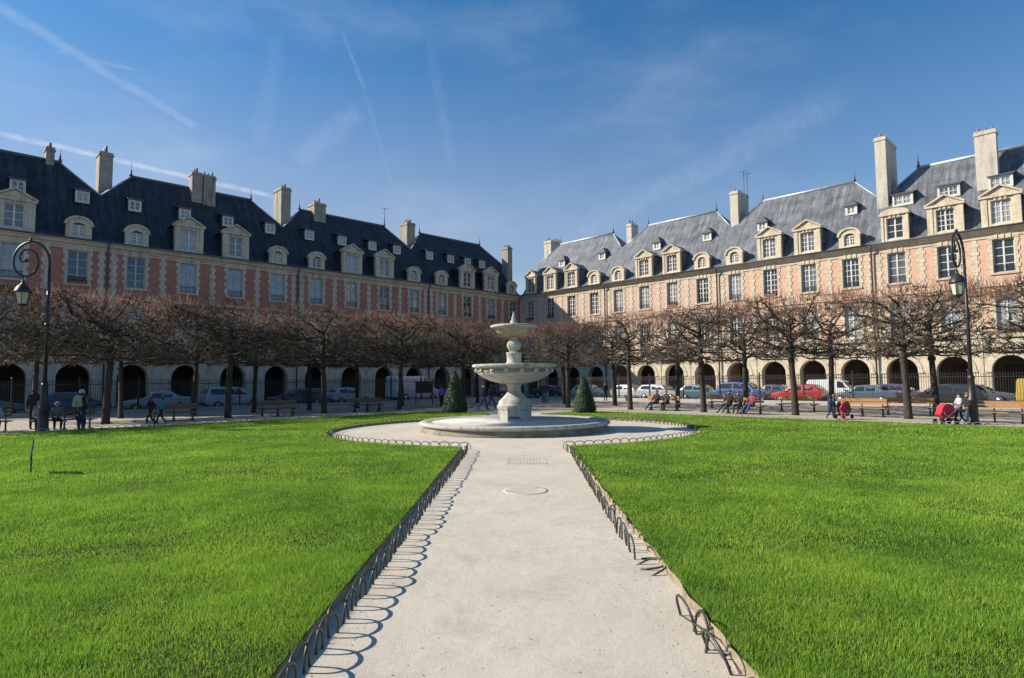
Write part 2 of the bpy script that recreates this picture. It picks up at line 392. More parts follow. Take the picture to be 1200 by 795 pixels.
def make_dormer(house, side, kind, xc, stone, slate, rnd, big=1.0):
    b = MB(); dr = MB(); zb = EAVE+.03
    if kind in ('p','g'):                                   # pedimented stone dormer
        w = 2.25*big; ww, wh = 1.25, 1.85; z0 = zb+.25; zt = z0+wh+.22
        yf, yb = .03, -.32
        b.box(xc-w/2, xc-ww/2, yb, yf, zb, zt, 0); b.box(xc+ww/2, xc+w/2, yb, yf, zb, zt, 0)
        b.box(xc-ww/2, xc+ww/2, yb, yf, z0+wh, zt, 0); b.box(xc-ww/2, xc+ww/2, yb, yf-.02, zb, z0, 0)
        b.box(xc-w/2-.07, xc-ww/2-.22, yf-.3, yf+.06, zb, zt, 0); b.box(xc+ww/2+.22, xc+w/2+.07, yf-.3, yf+.06, zb, zt, 0)
        b.box(xc-w/2-.18, xc+w/2+.18, yb-.02, yf+.16, zt, zt+.17, 0)
        for k in (-1,0,1): b.cbox((xc+k*.33, yf+.03, z0+wh+.12), (.16,.1,.26), 0)
        ap = zt+.17+.78
        seg = [(xc-(w/2+.16)*math.cos(PI*i/10), zt+.17+.42*math.sin(PI*i/10)) for i in range(11)]
        if kind == 'g': b.prismy(seg, yf+.1, yb, 0); ap = zt+.6
        else: b.prismy([(xc-w/2-.1, zt+.17), (xc+w/2+.1, zt+.17), (xc, ap-.1)], yf-.02, yb, 0)
        for s in (-1,1) if kind == 'p' else ():
            L = math.hypot(w/2+.22, ap-zt-.17); an = math.atan2(ap-zt-.17, w/2+.22)
            b.cbox((xc+s*(w/4+.09), yf-.1, (zt+.17+ap)/2+.03), (L, .52, .13), 0, ry=s*an)
        dr.box(xc-w/2+.08, xc+w/2-.08, slope_y(zt)-.25, yb-.004, zb, zt+.1, 0)
        dr.prismy([(xc-w/2-.14, zt+.16), (xc+w/2+.14, zt+.16), (xc, ap+.05)] if kind == 'p' else [(x,z-.02) for x,z in seg], yb-.03, slope_y(ap)-.2, 0)
        key, wy, wz = (side,kind), -.12, z0
    elif kind == 'a':                                 # smaller dormer with arched head
        w = 1.75*big; ww = .9; z0 = zb+.22; zs = z0+.92
        yf, yb = .03, -.3; n = 12
        outer = [(xc-w/2, zb), (xc-w/2, zs-.05)] + [(xc-(w/2)*math.cos(PI*i/n), zs-.05+.62*big*math.sin(PI*i/n)) for i in range(1,n)] + [(xc+w/2, zs-.05), (xc+w/2, zb)]
        inner = [(xc-ww/2, z0), (xc-ww/2, zs-.12)] + [(xc-(ww/2)*math.cos(PI*i/n), zs-.12+.32*math.sin(PI*i/n)) for i in range(1,n)] + [(xc+ww/2, zs-.12), (xc+ww/2, z0)]
        b.ring(outer, inner, yf, yb, 0); b.box(xc-w/2+.004, xc+w/2-.004, yb+.004, yf-.004, zb, z0, 0)
        hood_o = [(xc-(w/2+.13)*math.cos(PI*i/n), zs-.02+(.62*big+.14)*math.sin(PI*i/n)) for i in range(n+1)]
        hood_i = [(xc-(w/2-.05)*math.cos(PI*i/n), zs-.02+(.62*big-.02)*math.sin(PI*i/n)) for i in range(n+1)]
        b.ring(hood_o, hood_i, yf+.12, yb, 0)
        top = [(xc-w/2+.06, zb), (xc-w/2+.06, zs)] + [(xc-(w/2-.02)*math.cos(PI*i/n), zs+.62*big*math.sin(PI*i/n)) for i in range(1,n)] + [(xc+w/2-.06, zs), (xc+w/2-.06, zb)]
        dr.prismy(top, yb-.004, slope_y(zs+.62*big)-.3, 0)
        key, wy, wz = (side,'a'), -.12, z0
        pb = MB(); pb.poly([(xc-ww/2, -.2, zs-.14)] + [(xc-(ww/2)*math.cos(PI*i/n), -.2, zs-.12+.32*math.sin(PI*i/n)) for i in range(n+1)] + [(xc+ww/2, -.2, zs-.14)], 1)
        dr.add([(p[0],p[1],p[2]) for p in pb.v], pb.f, 1)
    elif kind in ('s','w'):                           # attic skylight dormer up on the slate slope
        w = 1.02 if kind == 's' else 1.6; hh = (.78 if side == 'l' else .62) if kind == 's' else .8
        ww = ((.78 if side == 'l' else .62) if kind == 's' else 1.3)
        zb2 = 17.35; yf = slope_y(zb2)+.12; z0 = zb2+.12; zt = z0+hh+.12
        b.box(xc-w/2, xc-ww/2, yf-.14, yf, zb2, zt, 0); b.box(xc+ww/2, xc+w/2, yf-.14, yf, zb2, zt, 0)
        b.box(xc-ww/2, xc+ww/2, yf-.14, yf, z0+hh, zt, 0); b.box(xc-ww/2, xc+ww/2, yf-.14, yf, zb2, z0, 0)
        dr.box(xc-w/2+.03, xc+w/2-.03, slope_y(zt)-.2, yf-.146, zb2, zt-.01, 0)
        if side == 'l' or kind == 'w':
            dr.add([(xc-w/2-.1,yf+.15,zt),(xc+w/2+.1,yf+.15,zt),(xc+w/2+.1,slope_y(zt+.4)-.1,zt+.42),(xc-w/2-.1,slope_y(zt+.4)-.1,zt+.42),
                    (xc-w/2-.1,yf+.15,zt+.07),(xc+w/2+.1,yf+.15,zt+.07),(xc+w/2+.1,slope_y(zt+.4)-.1,zt+.5),(xc-w/2-.1,slope_y(zt+.4)-.1,zt+.5)],
                   [(0,3,2,1),(4,5,6,7),(0,1,5,4),(1,2,6,5),(2,3,7,6),(3,0,4,7)], 0)
        else:
            ya = slope_y(zt+.75)-.15
            dr.add([(xc-w/2-.12,yf+.16,zt),(xc+w/2+.12,yf+.16,zt),(xc+w/2+.12,ya,zt),(xc-w/2-.12,ya,zt),(xc,yf-.3,zt+.75),(xc,ya,zt+.75)],
                   [(0,1,4),(1,2,5,4),(3,0,4,5),(2,3,5),(0,3,2,1)], 0)
        key, wy, wz = (side, kind), yf-.06, z0
    d = b.build({'p':'dormer','g':'dormer','a':'arched_dormer','s':'attic_dormer','w':'attic_dormer'}[kind], stone, house)
    dr.build('dormer_roof', [M['lead'] if kind in 'sw' else slate, M['glass']], d)
    g = rnd.choice(['glass','glass_mid','glass_pale'] if kind in 'pag' else ['glass_pale','glass_mid'])
    put_window(key, d, xc, wy, wz, g)
    return d

def make_chimney(house, x0, x1, y0, y1, zb, zt, m, rnd, pots=4):
    b = MB()
    b.box(x0, x1, y0, y1, zb, zt-.35, 0)
    b.box(x0-.07, x1+.07, y0-.07, y1+.07, zt-.35, zt-.2, 0); b.box(x0-.02, x1+.02, y0-.02, y1+.02, zt-.2, zt, 0)
    if y1-y0 > 1.8:                                   # flue ribs on a long stack
        k = int((y1-y0)/.9)
        for i in range(1,k): b.box(x0-.03, x1+.03, y0+(y1-y0)*i/k-.03, y0+(y1-y0)*i/k+.03, zb, zt-.355, 0)
    c = b.build('chimney', m, house)
    n = pots
    for i in range(n):
        f = (i+.5)/n
        px, py = ((x0+x1)/2, y0+(y1-y0)*f) if y1-y0 > x1-x0 else (x0+(x1-x0)*f, (y0+y1)/2)
        q = MB(); h = rnd.uniform(.3,.6)
        q.lathe([(.11,0),(.13,.05),(.10,h*.6),(.10,h),(.07,h)], 8, 0, (px,py), z0=zt)
        q.build('chimney_pot', M['pot'] if rnd.random() < .6 else M['lead'], c)
    return c

def make_house(side, t0, t1, bays, dormers, attics, chimneys, brick, label, seed, xcut=0.0, antennas=(), wk=None):
    """one four-bay pavilion; t runs from the corner of the square"""
    rnd = random.Random(seed)
    W = t1 - t0
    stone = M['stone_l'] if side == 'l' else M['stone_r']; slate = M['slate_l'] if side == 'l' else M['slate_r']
    org = t0 if side == 'l' else t1
    X = (lambda t: t-t0) if side == 'l' else (lambda t: t1-t)
    h = thing('brick_house', label, 'house', SF(side, org, 0), ROT[side], 'brick and stone houses round the square')
    bx = sorted(X(t) for t in bays)
    g = .006
    xa, xb = g, W-g
    # limits of what projects from the wall (kept clear of the inner corner of the square)
    pa, pb = (xcut, xb) if (xcut and side == 'l') else (xa, xb)
    # ---- wall: ground floor arcade in stone, two brick floors above, stone chains
    b = MB(); rr, zs, zt = 1.17, 2.45, 5.0
    edges = [xa] + [(bx[i]+bx[i+1])/2 for i in range(len(bx)-1)] + [xb]
    for i, xc in enumerate(bx):
        e0, e1 = edges[i], edges[i+1]
        r = min(rr, xc-e0-.25, e1-xc-.25)
        ap = arch_pts(xc, r, zs)
        b.poly([(e0,0,0),(xc-r,0,0)]+[(x,0,z) for x,z in ap]+[(xc+r,0,0),(e1,0,0),(e1,0,zt),(e0,0,zt)], 0)
        full = [(xc-r,0)]+ap+[(xc+r,0)]
        for (x1,z1),(x2,z2) in zip(full, full[1:]): b.poly([(x1,0,z1),(x2,0,z2),(x2,-.75,z2),(x1,-.75,z1)], 0)
        if pa < xc-r-.3:
            n = len(ap)
            outer = [(xc-(r+.34)*math.cos(PI*k/(n-1)), zs+(r+.34)*math.sin(PI*k/(n-1))) for k in range(n)]
            b.ring(outer, ap, .05, 0.0, 0)
            b.cbox((xc,.05,zs+r+.22), (.34,.16,.5), 0)
        for s in (-1,1):
            xi = xc+s*(r+.2)
            if xi-.2 > pa and xi+.2 < pb: b.box(xi-.2, xi+.2, .004, .09, zs-.16, zs-.002, 0)
    for e in edges[1:-1]:
        b.box(e-.16, e+.16, .0, .045, .0, zt-.01, 0)
    # arcade interior
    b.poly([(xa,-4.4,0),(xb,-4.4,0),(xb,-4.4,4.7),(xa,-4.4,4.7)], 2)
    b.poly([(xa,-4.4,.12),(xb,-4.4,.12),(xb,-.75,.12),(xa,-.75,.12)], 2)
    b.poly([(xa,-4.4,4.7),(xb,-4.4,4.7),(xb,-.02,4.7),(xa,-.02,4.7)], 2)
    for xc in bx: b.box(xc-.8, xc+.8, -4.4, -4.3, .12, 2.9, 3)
    # brick field with window openings
    xs = [xa]
    for xc in bx: xs += [xc-WW/2, xc+WW/2]
    xs.append(xb)
    zsb = [zt, WIN1[0], WIN1[1], WIN2[0], WIN2[1], EAVE-.05]
    for i in range(len(xs)-1):
        for j in range(len(zsb)-1):
            if i % 2 == 1 and j in (1,3): continue
            b.poly([(xs[i],0,zsb[j]),(xs[i+1],0,zsb[j]),(xs[i+1],0,zsb[j+1]),(xs[i],0,zsb[j+1])], 1)
    for xc in bx:
        for z0, z1 in (WIN1, WIN2):
            x0, x1 = xc-WW/2, xc+WW/2; q = -.3
            b.poly([(x0,0,z0),(x0,q,z0),(x0,q,z1),(x0,0,z1)],0); b.poly([(x1,0,z0),(x1,0,z1),(x1,q,z1),(x1,q,z0)],0)
            b.poly([(x0,0,z1),(x0,q,z1),(x1,q,z1),(x1,0,z1)],0); b.poly([(x0,0,z0),(x1,0,z0),(x1,q,z0),(x0,q,z0)],0)
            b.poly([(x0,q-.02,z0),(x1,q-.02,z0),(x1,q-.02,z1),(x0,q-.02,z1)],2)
            # toothed surround, lintel, sill
            z = z0; k = 0
            while z < z1-.1:
                e = min(z+.33, z1); wd = .33 if k % 2 else .21
                for s in (-1,1):
                    a, c = sorted((xc+s*WW/2, xc+s*(WW/2+wd)))
                    if a > pa: b.box(a, c, 0, .045, z, e-.012, 0)
                z += .33; k += 1
            if x0-.3 > pa:
                b.box(x0-.3, x1+.3, 0, .052, z1+.003, z1+.34, 0)
                for s in (-.42,0,.42): b.cbox((xc+s, .05, z1+.17), (.17,.12,.34), 0, taper=1.25)
                b.box(x0-.22, x1+.22, -.28, .11, z0-.14, z0-.002, 0)
    # stone chains between the windows
    mids = edges[1:-1] + [xa+.42, xb-.42]
    if xcut: mids = [m_ for m_ in mids if m_-.4 > pa or side == 'r']
    for xm in mids:
        z = 5.32; k = 0
        while z < 12.95:
            wd = .29 if k % 2 else .17
            b.box(xm-wd, xm+wd, 0, .04, z, z+.318, 0); z += .33; k += 1
    for z0, z1, o in ((5.0,5.3,.12),(9.0,9.26,.10),(12.86,13.0,.07)):
        b.box(pa, pb, 0.0, o, z0, z1, 0)
    # side and back walls
    for x in (xa, xb): b.poly([(x,0,0),(x,-11,0),(x,-11,EAVE),(x,0,EAVE)], 1)
    b.poly([(xa,-11,0),(xb,-11,0),(xb,-11,EAVE),(xa,-11,EAVE)], 1)
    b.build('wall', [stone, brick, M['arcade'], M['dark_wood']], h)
    # ---- cornice
    b = MB()
    b.prism([(0,13.06),(.07,13.06),(.12,13.2),(.30,13.27),(.34,13.40),(.46,13.45),(.50,13.50),(.50,13.64),(-.1,13.67),(-.1,13.1)], pa, pb)
    b.build('cornice', stone, h)
    # ---- windows
    for xc in bx:
        for fl, (z0,z1) in ((1,WIN1),(2,WIN2)):
            gk = rnd.choice(['glass_mid','glass_pale','glass_pale','glass'] if side == 'l' else ['glass','glass_mid','glass_pale','glass_pale'])
            put_window((wk or side,fl), h, xc, -.16, z0, gk)
            if rnd.random() < .75 and xc-WW/2 > pa:
                q = MB(); x0, x1 = xc-WW/2+.02, xc+WW/2-.02; y = -.04
                q.box(x0,x1,y-.012,y+.012,z0+.55,z0+.585); q.box(x0,x1,y-.012,y+.012,z0+.08,z0+.105)
                for i in range(12): xx = x0+(x1-x0)*(i+.5)/12; q.box(xx-.008,xx+.008,y-.008,y+.008,z0+.1,z0+.56)
                q.build('window_guard', M['iron'], h)
            if rnd.random() < .14 and xc-WW/2 > pa:
                q = MB(); q.box(xc-.55,xc+.55,-.02,.2,z0-.0,z0+.16,0)
                for i in range(60):
                    p = Vector((xc+rnd.uniform(-.55,.55), rnd.uniform(0,.22), z0+rnd.uniform(.14,.42)))
                    q.cbox(p, (.09,.02,.08), 1 if rnd.random()<.5 else 2, rnd.uniform(0,3), rnd.uniform(0,3))
                q.build('flower_box', [M['pot'], M['flower'], M['yew']], h)
    # ---- roof
    b = MB(); yh = slope_y(ZH); BY = 2*YR
    F0,F1 = (xa,0,EAVE),(xb,0,EAVE); K0,K1 = (xa,KY,KZ),(xb,KY,KZ)
    A0,A1 = (xa,yh,ZH),(xb,yh,ZH); R0,R1 = (INSET,YR,RIDGE),(W-INSET,YR,RIDGE)
    B0,B1 = (xa,BY-yh,ZH),(xb,BY-yh,ZH); G0,G1 = (xa,BY,EAVE),(xb,BY,EAVE)
    b.poly([F0,F1,K1,K0]); b.poly([K0,K1,A1,R1,R0,A0]); b.poly([A0,R0,B0]); b.poly([A1,B1,R1]); b.poly([B1,B0,R0,R1]); b.poly([B0,B1,G1,G0])
    for x,(f,k_,a,c,g_) in ((xa,(F0,K0,A0,B0,G0)),(xb,(F1,K1,A1,B1,G1))): b.poly([f,k_,a,c,g_])
    rf = b.build('roof', slate, h)
    b = MB(); b.tube([(INSET,YR,RIDGE+.02),(W-INSET,YR,RIDGE+.02)], .16, 8); b.build('ridge_cap', M['zinc'] if side == 'r' else M['lead'], rf)
    for a_,c_ in ((A0,R0),(A1,R1)):
        b = MB(); b.tube([a_,c_], .07, 6); b.build('hip_flashing', M['zinc'], rf)
    for x in (INSET, W-INSET):
        q = MB(); q.lathe([(.16,0),(.12,.25),(.05,.4),(.09,.5),(.03,.62),(.015,1.25),(.004,1.3)], 8, 0, (x,YR), z0=RIDGE+.05); q.build('roof_finial', M['lead'], rf)
    b = MB(); b.tube([(pa,.56,13.60),(pb,.56,13.60)], .075, 6); b.build('gutter', M['lead'], h)
    if not xcut or side == 'r':
        b = MB(); b.tube([(xa+.06,.56,13.55),(xa+.06,.42,13.2),(xa+.06,.2,12.9),(xa+.06,.2,.1)], .075, 8); b.build('downpipe', M['lead'], h)
    # ---- dormers, attic dormers, chimneys
    for t, kind, *bg in dormers: make_dormer(h, side, kind, X(t), stone, slate, rnd, *(bg or [1.0]))
    for t, kind in attics: make_dormer(h, side, kind, X(t), M['white_paint'], slate, rnd)
    for (ta,tb,ya,yb,zb,zt_,pots) in chimneys:
        x0,x1 = sorted((X(ta),X(tb)))
        make_chimney(h, x0, x1, ya, yb, zb, zt_, M['render_l'] if side == 'l' else M['render_r'], rnd, pots)
    for (t,y,z0,z1) in antennas:
        q = MB(); x = X(t); q.tube([(x,y,z0),(x,y,z1)], .025, 5)
        for i in range(6): q.tube([(x-.5,y,z1-.1-.0*i),(x+.5,y,z1-.1)], .012, 4) if i == 0 else q.tube([(x-.5+i*.18,y-.28,z1-.1),(x-.5+i*.18,y+.28,z1-.1)], .01, 4)
        q.tube([(x,y,z1-.8),(x+.45,y,z1-.55)], .012, 4)
        q.build('antenna', M['iron'], h)
    return h
M['flower'] = cloth('red_geraniums', (.45,.06,.07))
TL = lambda k: 1.4736 + 4.1206*k
TR = lambda k: 1.8377 + 3.6335*k
bl = [TL(k-.5) for k in range(0,20,4)]      # party walls, shaded side
br = [TR(k-.5) for k in range(0,20,4)]
# shaded left range, from the corner out
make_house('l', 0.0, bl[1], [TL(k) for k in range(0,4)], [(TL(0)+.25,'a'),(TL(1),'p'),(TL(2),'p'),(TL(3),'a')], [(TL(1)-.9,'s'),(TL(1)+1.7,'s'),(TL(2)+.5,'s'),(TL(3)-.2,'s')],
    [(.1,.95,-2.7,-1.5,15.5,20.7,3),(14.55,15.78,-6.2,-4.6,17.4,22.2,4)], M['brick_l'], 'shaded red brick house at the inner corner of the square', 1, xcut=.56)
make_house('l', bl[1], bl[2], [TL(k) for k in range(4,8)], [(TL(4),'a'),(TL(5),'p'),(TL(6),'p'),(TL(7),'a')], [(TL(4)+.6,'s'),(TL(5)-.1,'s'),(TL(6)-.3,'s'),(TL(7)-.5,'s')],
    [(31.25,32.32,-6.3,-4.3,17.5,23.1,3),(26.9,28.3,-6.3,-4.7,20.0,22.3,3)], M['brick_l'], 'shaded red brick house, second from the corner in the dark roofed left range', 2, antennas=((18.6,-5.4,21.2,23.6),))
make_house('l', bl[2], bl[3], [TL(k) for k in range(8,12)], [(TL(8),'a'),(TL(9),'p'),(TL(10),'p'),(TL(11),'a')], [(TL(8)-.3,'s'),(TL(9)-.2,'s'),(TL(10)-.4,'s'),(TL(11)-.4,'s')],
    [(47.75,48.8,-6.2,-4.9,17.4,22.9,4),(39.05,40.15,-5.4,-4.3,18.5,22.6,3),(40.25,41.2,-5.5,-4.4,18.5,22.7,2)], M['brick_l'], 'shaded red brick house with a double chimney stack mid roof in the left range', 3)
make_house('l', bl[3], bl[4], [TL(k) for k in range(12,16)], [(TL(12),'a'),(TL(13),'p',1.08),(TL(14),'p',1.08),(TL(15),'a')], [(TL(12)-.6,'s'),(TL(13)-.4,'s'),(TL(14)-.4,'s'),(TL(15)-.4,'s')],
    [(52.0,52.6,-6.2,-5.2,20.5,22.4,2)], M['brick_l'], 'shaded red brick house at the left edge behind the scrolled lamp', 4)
# sunlit right range
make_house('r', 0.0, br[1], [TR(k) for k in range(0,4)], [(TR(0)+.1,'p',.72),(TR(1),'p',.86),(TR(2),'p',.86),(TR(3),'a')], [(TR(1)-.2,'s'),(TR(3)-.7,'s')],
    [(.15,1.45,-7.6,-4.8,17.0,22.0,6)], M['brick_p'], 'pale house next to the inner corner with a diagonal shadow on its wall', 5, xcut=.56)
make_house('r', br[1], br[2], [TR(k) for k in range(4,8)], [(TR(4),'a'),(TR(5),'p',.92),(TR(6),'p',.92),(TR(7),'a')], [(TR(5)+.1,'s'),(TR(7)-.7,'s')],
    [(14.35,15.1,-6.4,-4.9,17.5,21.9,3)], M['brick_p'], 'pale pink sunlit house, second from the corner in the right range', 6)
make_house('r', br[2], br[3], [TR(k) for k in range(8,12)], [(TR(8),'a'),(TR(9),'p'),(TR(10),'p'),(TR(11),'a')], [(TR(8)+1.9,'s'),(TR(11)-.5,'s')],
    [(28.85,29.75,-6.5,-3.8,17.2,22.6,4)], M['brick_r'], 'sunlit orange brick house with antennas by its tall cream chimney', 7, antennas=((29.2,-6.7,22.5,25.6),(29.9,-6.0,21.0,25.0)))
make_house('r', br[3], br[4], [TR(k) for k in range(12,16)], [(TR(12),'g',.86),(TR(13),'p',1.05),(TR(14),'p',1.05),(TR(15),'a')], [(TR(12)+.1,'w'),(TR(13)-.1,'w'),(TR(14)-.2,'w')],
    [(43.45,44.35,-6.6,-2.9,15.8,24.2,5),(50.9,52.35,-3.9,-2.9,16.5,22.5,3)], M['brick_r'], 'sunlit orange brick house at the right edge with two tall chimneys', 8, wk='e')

# ------------------------------------------------------------------ ground
def plane(name, pts, z, m, kind='structure'):
    b = MB(); b.poly([(p[0],p[1],z) for p in pts]); o = b.build(name, m); o['kind'] = kind; return o
plane('ground', [(-400,-300),(400,-300),(400,500),(-400,500)], -.03, M['gravel_far'])
FC = (.08, 25.45); CC = (0.03, 25.2); CR = 7.1
# the road ring: asphalt strips and pavements along both ranges
def strip(name, side, t0, t1, d0, d1, z, m):
    return plane(name, [SF(side,t0,d0),SF(side,t1,d0),SF(side,t1,d1),SF(side,t0,d1)], z, m)
strip('road','l', 3.6, 95, 3.6, 10.6, -.008, M['asphalt']); strip('road','r', 10.6, 95, 3.6, 10.6, -.008, M['asphalt'])
for sd, a in (('l',0.02),('r',3.62)):
    b = MB()
    p = [SF(sd,a,.01), SF(sd,95,.01), SF(sd,95,3.6), SF(sd,(3.6 if sd=='l' else 3.62),3.6)] if sd == 'l' else [SF(sd,3.605,.01), SF(sd,95,.01), SF(sd,95,3.6), SF(sd,3.605,3.6)]
    if sd == 'l': p = [SF(sd,.02,.01), SF(sd,95,.01), SF(sd,95,3.6), SF(sd,.02,3.6)]
    n = 4; vs = [(q.x,q.y,-.02) for q in p]+[(q.x,q.y,.11) for q in p]
    b.add(vs, [(4,5,6,7)]+[(i,(i+1)%4,4+(i+1)%4,4+i) for i in range(4)])
    o = b.build('pavement', M['pavement']); o['kind'] = 'structure'
# gravel path and round place under the fountain
def circ(r, a0, a1, n): return [(CC[0]+r*math.cos(a0+(a1-a0)*i/n), CC[1]+r*math.sin(a0+(a1-a0)*i/n)) for i in range(n+1)]
ang = math.asin(1.5/CR)
plane('path', [(-1.74,-6),(1.72,-6),(1.72,18)]+circ(CR+.2,-PI/2+ang,PI/2-ang,40)+[(1.6,37.5),(-1.6,37.5)]+circ(CR+.2,PI/2+ang,3*PI/2-ang,40)+[(-1.74,18)], -.012, M['gravel'])

# lawns: raised beds of turf with a cut soil edge
LZ = .08
def jit(pts, a, seed):
    r = random.Random(seed); return [(x+r.uniform(-a,a), y+r.uniform(-a,a)) for x,y in pts]
def dense(p, q, step):
    n = max(1,int(math.hypot(q[0]-p[0],q[1]-p[1])/step)); return [(p[0]+(q[0]-p[0])*i/n, p[1]+(q[1]-p[1])*i/n) for i in range(n)]
CRL = CR+.14
def lawn_outline(side):
    s = -1 if side == 'l' else 1
    x0 = -1.48 if side == 'l' else 1.62
    yA = CC[1]-math.sqrt(CRL**2-(x0-CC[0])**2); yB = CC[1]+math.sqrt(CRL**2-(x0-CC[0])**2)
    pts = dense((-1.66 if s<0 else 1.52,-6),(x0,yA),.25)
    if side == 'l': arc = circ(CRL, math.atan2(yA-CC[1],x0-CC[0])%(2*PI), math.atan2(yB-CC[1],x0-CC[0])%(2*PI), 60)
    else: arc = circ(CRL, math.atan2(yA-CC[1],x0-CC[0]), math.atan2(yB-CC[1],x0-CC[0]), 60)
    pts = jit(pts,.03,3)+arc
    D = 28.1 if side == 'l' else 31.1
    if side == 'l': cut = [(-1.5,36.8),(-4.6,39.7)]
    else: cut = [(1.6,35.2),(4.6,38.1)]
    f0 = SF(side, 35.6 if side=='l' else 34.4, D); f1 = SF(side, 95, D)
    pts += cut + [(f0.x,f0.y),(f1.x,f1.y),(s*60,-6)]
    return pts
for sd in 'lr':
    o_ = lawn_outline(sd); n = len(o_); b = MB()
    b.add([(x,y,LZ) for x,y in o_], [tuple(range(n))], 0)
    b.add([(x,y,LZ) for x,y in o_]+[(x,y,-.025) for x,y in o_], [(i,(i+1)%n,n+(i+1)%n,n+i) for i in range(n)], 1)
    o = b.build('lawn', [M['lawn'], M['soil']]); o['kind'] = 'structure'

# grass blades
rng = np.random.default_rng(11)
def vnoise(x, y, s, seed):
    g = np.random.default_rng(seed).random((257,257)); u = x*s; v = y*s
    i = np.floor(u).astype(int); j = np.floor(v).astype(int); fu = u-i; fv = v-j
    fu = fu*fu*(3-2*fu); fv = fv*fv*(3-2*fv); i %= 256; j %= 256
    return (g[i,j]*(1-fu)+g[i+1,j]*fu)*(1-fv)+(g[i,j+1]*(1-fu)+g[i+1,j+1]*fu)*fv
def in_lawn(x, y):
    r2 = (x-CC[0])**2+(y-CC[1])**2
    dl = (x-CX)*NL.x+(y-CY)*NL.y; dr = (x-CX)*NR.x+(y-CY)*NR.y
    ok_l = (x < -1.61+.12*np.clip((y-3)/14,0,1)) & (dl > 28.15) & (x+y < 35.25)
    ok_r = (x > 1.56+.06*np.clip((y-4)/13,0,1)) & (dr > 31.15) & (y-x < 33.55)
    return (ok_l | ok_r) & (r2 > (CRL+.02)**2)
def blades(y0, y1, dens, w, hmin, hmax, ext=1.0):
    xm = ext*y1+1.0
    n = int((y1-y0)*2*xm*dens)
    x = rng.uniform(-xm, xm, n); y = rng.uniform(y0, y1, n)
    k = (np.abs(x) < ext*y+1.0) & in_lawn(x, y); x = x[k]; y = y[k]
    cl = .55*vnoise(x,y,.9,1)+.45*vnoise(x,y,3.1,2)
    bare = vnoise(x,y,.55,5)*.6+vnoise(x,y,2.3,6)*.4
    edge = np.clip((6.5-y)/3.0,0,1)
    thin = np.zeros_like(x)
    for (px,py,pr,ps) in ((-2.3,4.3,.5,.75),(-1.9,4.9,.30,.6),(-3.3,4.5,.4,.6),(2.1,4.4,.45,.7),(1.85,5.1,.3,.6),(2.9,4.6,.5,.7),(3.6,5.4,.45,.5),(-4.2,6.2,.4,.5)):
        thin = np.maximum(thin, .42*ps*np.exp(-((x-px)/pr)**2-((y-py)/(pr*.55))**2)*(.25+1.1*vnoise(x,y,7,9)))
    k = rng.random(len(x)) < np.clip(1.25-1.05*thin-1.9*np.clip(bare-.57+.02*edge,0,1)*(1+1.2*edge), .06, 1); x = x[k]; y = y[k]; cl = cl[k]
    h = (hmin+(hmax-hmin)*np.clip(cl*1.9-.45,0,1))*rng.uniform(.6,1.25,len(x))
    a = rng.uniform(0,2*PI,len(x)); ww = w*rng.uniform(.6,1.3,len(x))
    lean = rng.uniform(.1,.7,len(x))*h; la = rng.uniform(0,2*PI,len(x))
    V = np.empty((len(x),3,3),np.float32)
    V[:,0] = np.stack([x-np.cos(a)*ww/2, y-np.sin(a)*ww/2, np.full_like(x,LZ-.004)],1)
    V[:,1] = np.stack([x+np.cos(a)*ww/2, y+np.sin(a)*ww/2, np.full_like(x,LZ-.004)],1)
    V[:,2] = np.stack([x+np.cos(la)*lean, y+np.sin(la)*lean, LZ+h],1)
    return V.reshape(-1,3)
V = np.concatenate([blades(2.6,7,9000,.005,.022,.062), blades(7,12,4000,.008,.024,.062), blades(12,20,1500,.0125,.03,.068), blades(20,42,560,.024,.03,.062)])
nv = len(V); nf = nv//3
me = bpy.data.meshes.new('grass'); me.vertices.add(nv); me.vertices.foreach_set('co', V.ravel())
me.loops.add(nv); me.loops.foreach_set('vertex_index', np.arange(nv,dtype=np.int32))
me.polygons.add(nf); me.polygons.foreach_set('loop_start', np.arange(0,nv,3,dtype=np.int32)); me.polygons.foreach_set('loop_total', np.full(nf,3,np.int32))
me.materials.append(M['blade']); me.update(calc_edges=True)
o = link('grass', me); o['kind'] = 'stuff'; o['label'] = 'short green grass covering both lawns'

# loose pebbles on the path
b = MB(); rp = random.Random(5)
for i in range(650):
    y = 2.5+14*rp.random()**1.7; x = rp.uniform(-1.36,1.36)
    if rp.random() < .35: x = rp.choice([-1,1])*rp.uniform(1.1,1.55)
    s = rp.uniform(.003,.010); b.cbox((x,y,s*.3-.012), (s*rp.uniform(1,2),s*1.3,s), rp.choice([0,0,1]), rp.uniform(0,3), taper=.55)
o = b.build('pebbles', [M['gravel_far'], M['kerb']]); o['kind'] = 'stuff'

# ------------------------------------------------------------------ fountain
f = thing('fountain', 'pale stone fountain with two tiered bowls in a round basin on the gravel', 'fountain', (FC[0],FC[1],0))
b = MB()
b.lathe([(3.776,.215),(3.813,.22),(3.878,.27),(3.869,.34),(3.794,.385),(3.627,.385),(3.534,.37),(3.497,.35),(3.348,.335)], 96, 0, close=False)
b.build('basin_rim', M['fountain'], f)
b = MB(); b.lathe([(3.813,-.02),(3.832,.05),(3.767,.10),(3.739,.22)], 96, 0, close=False); b.build('basin_wall', M['shade_algae'], f)
b = MB(); b.lathe([(3.367,.338),(2.4,.325),(.1,.31)], 64, 0); b.build('basin_floor', M['basin_floor'], f)
b = MB()
a0 = PI/8; n = 8
b.lathe([(.86,.1),(.86,.30),(.74,.34),(.72,.40),(.72,.80),(.76,.84),(.78,.92)], n, 0, smooth=False, a0=a0)
ped = b.build('pedestal', M['fountain'], f)
b = MB()
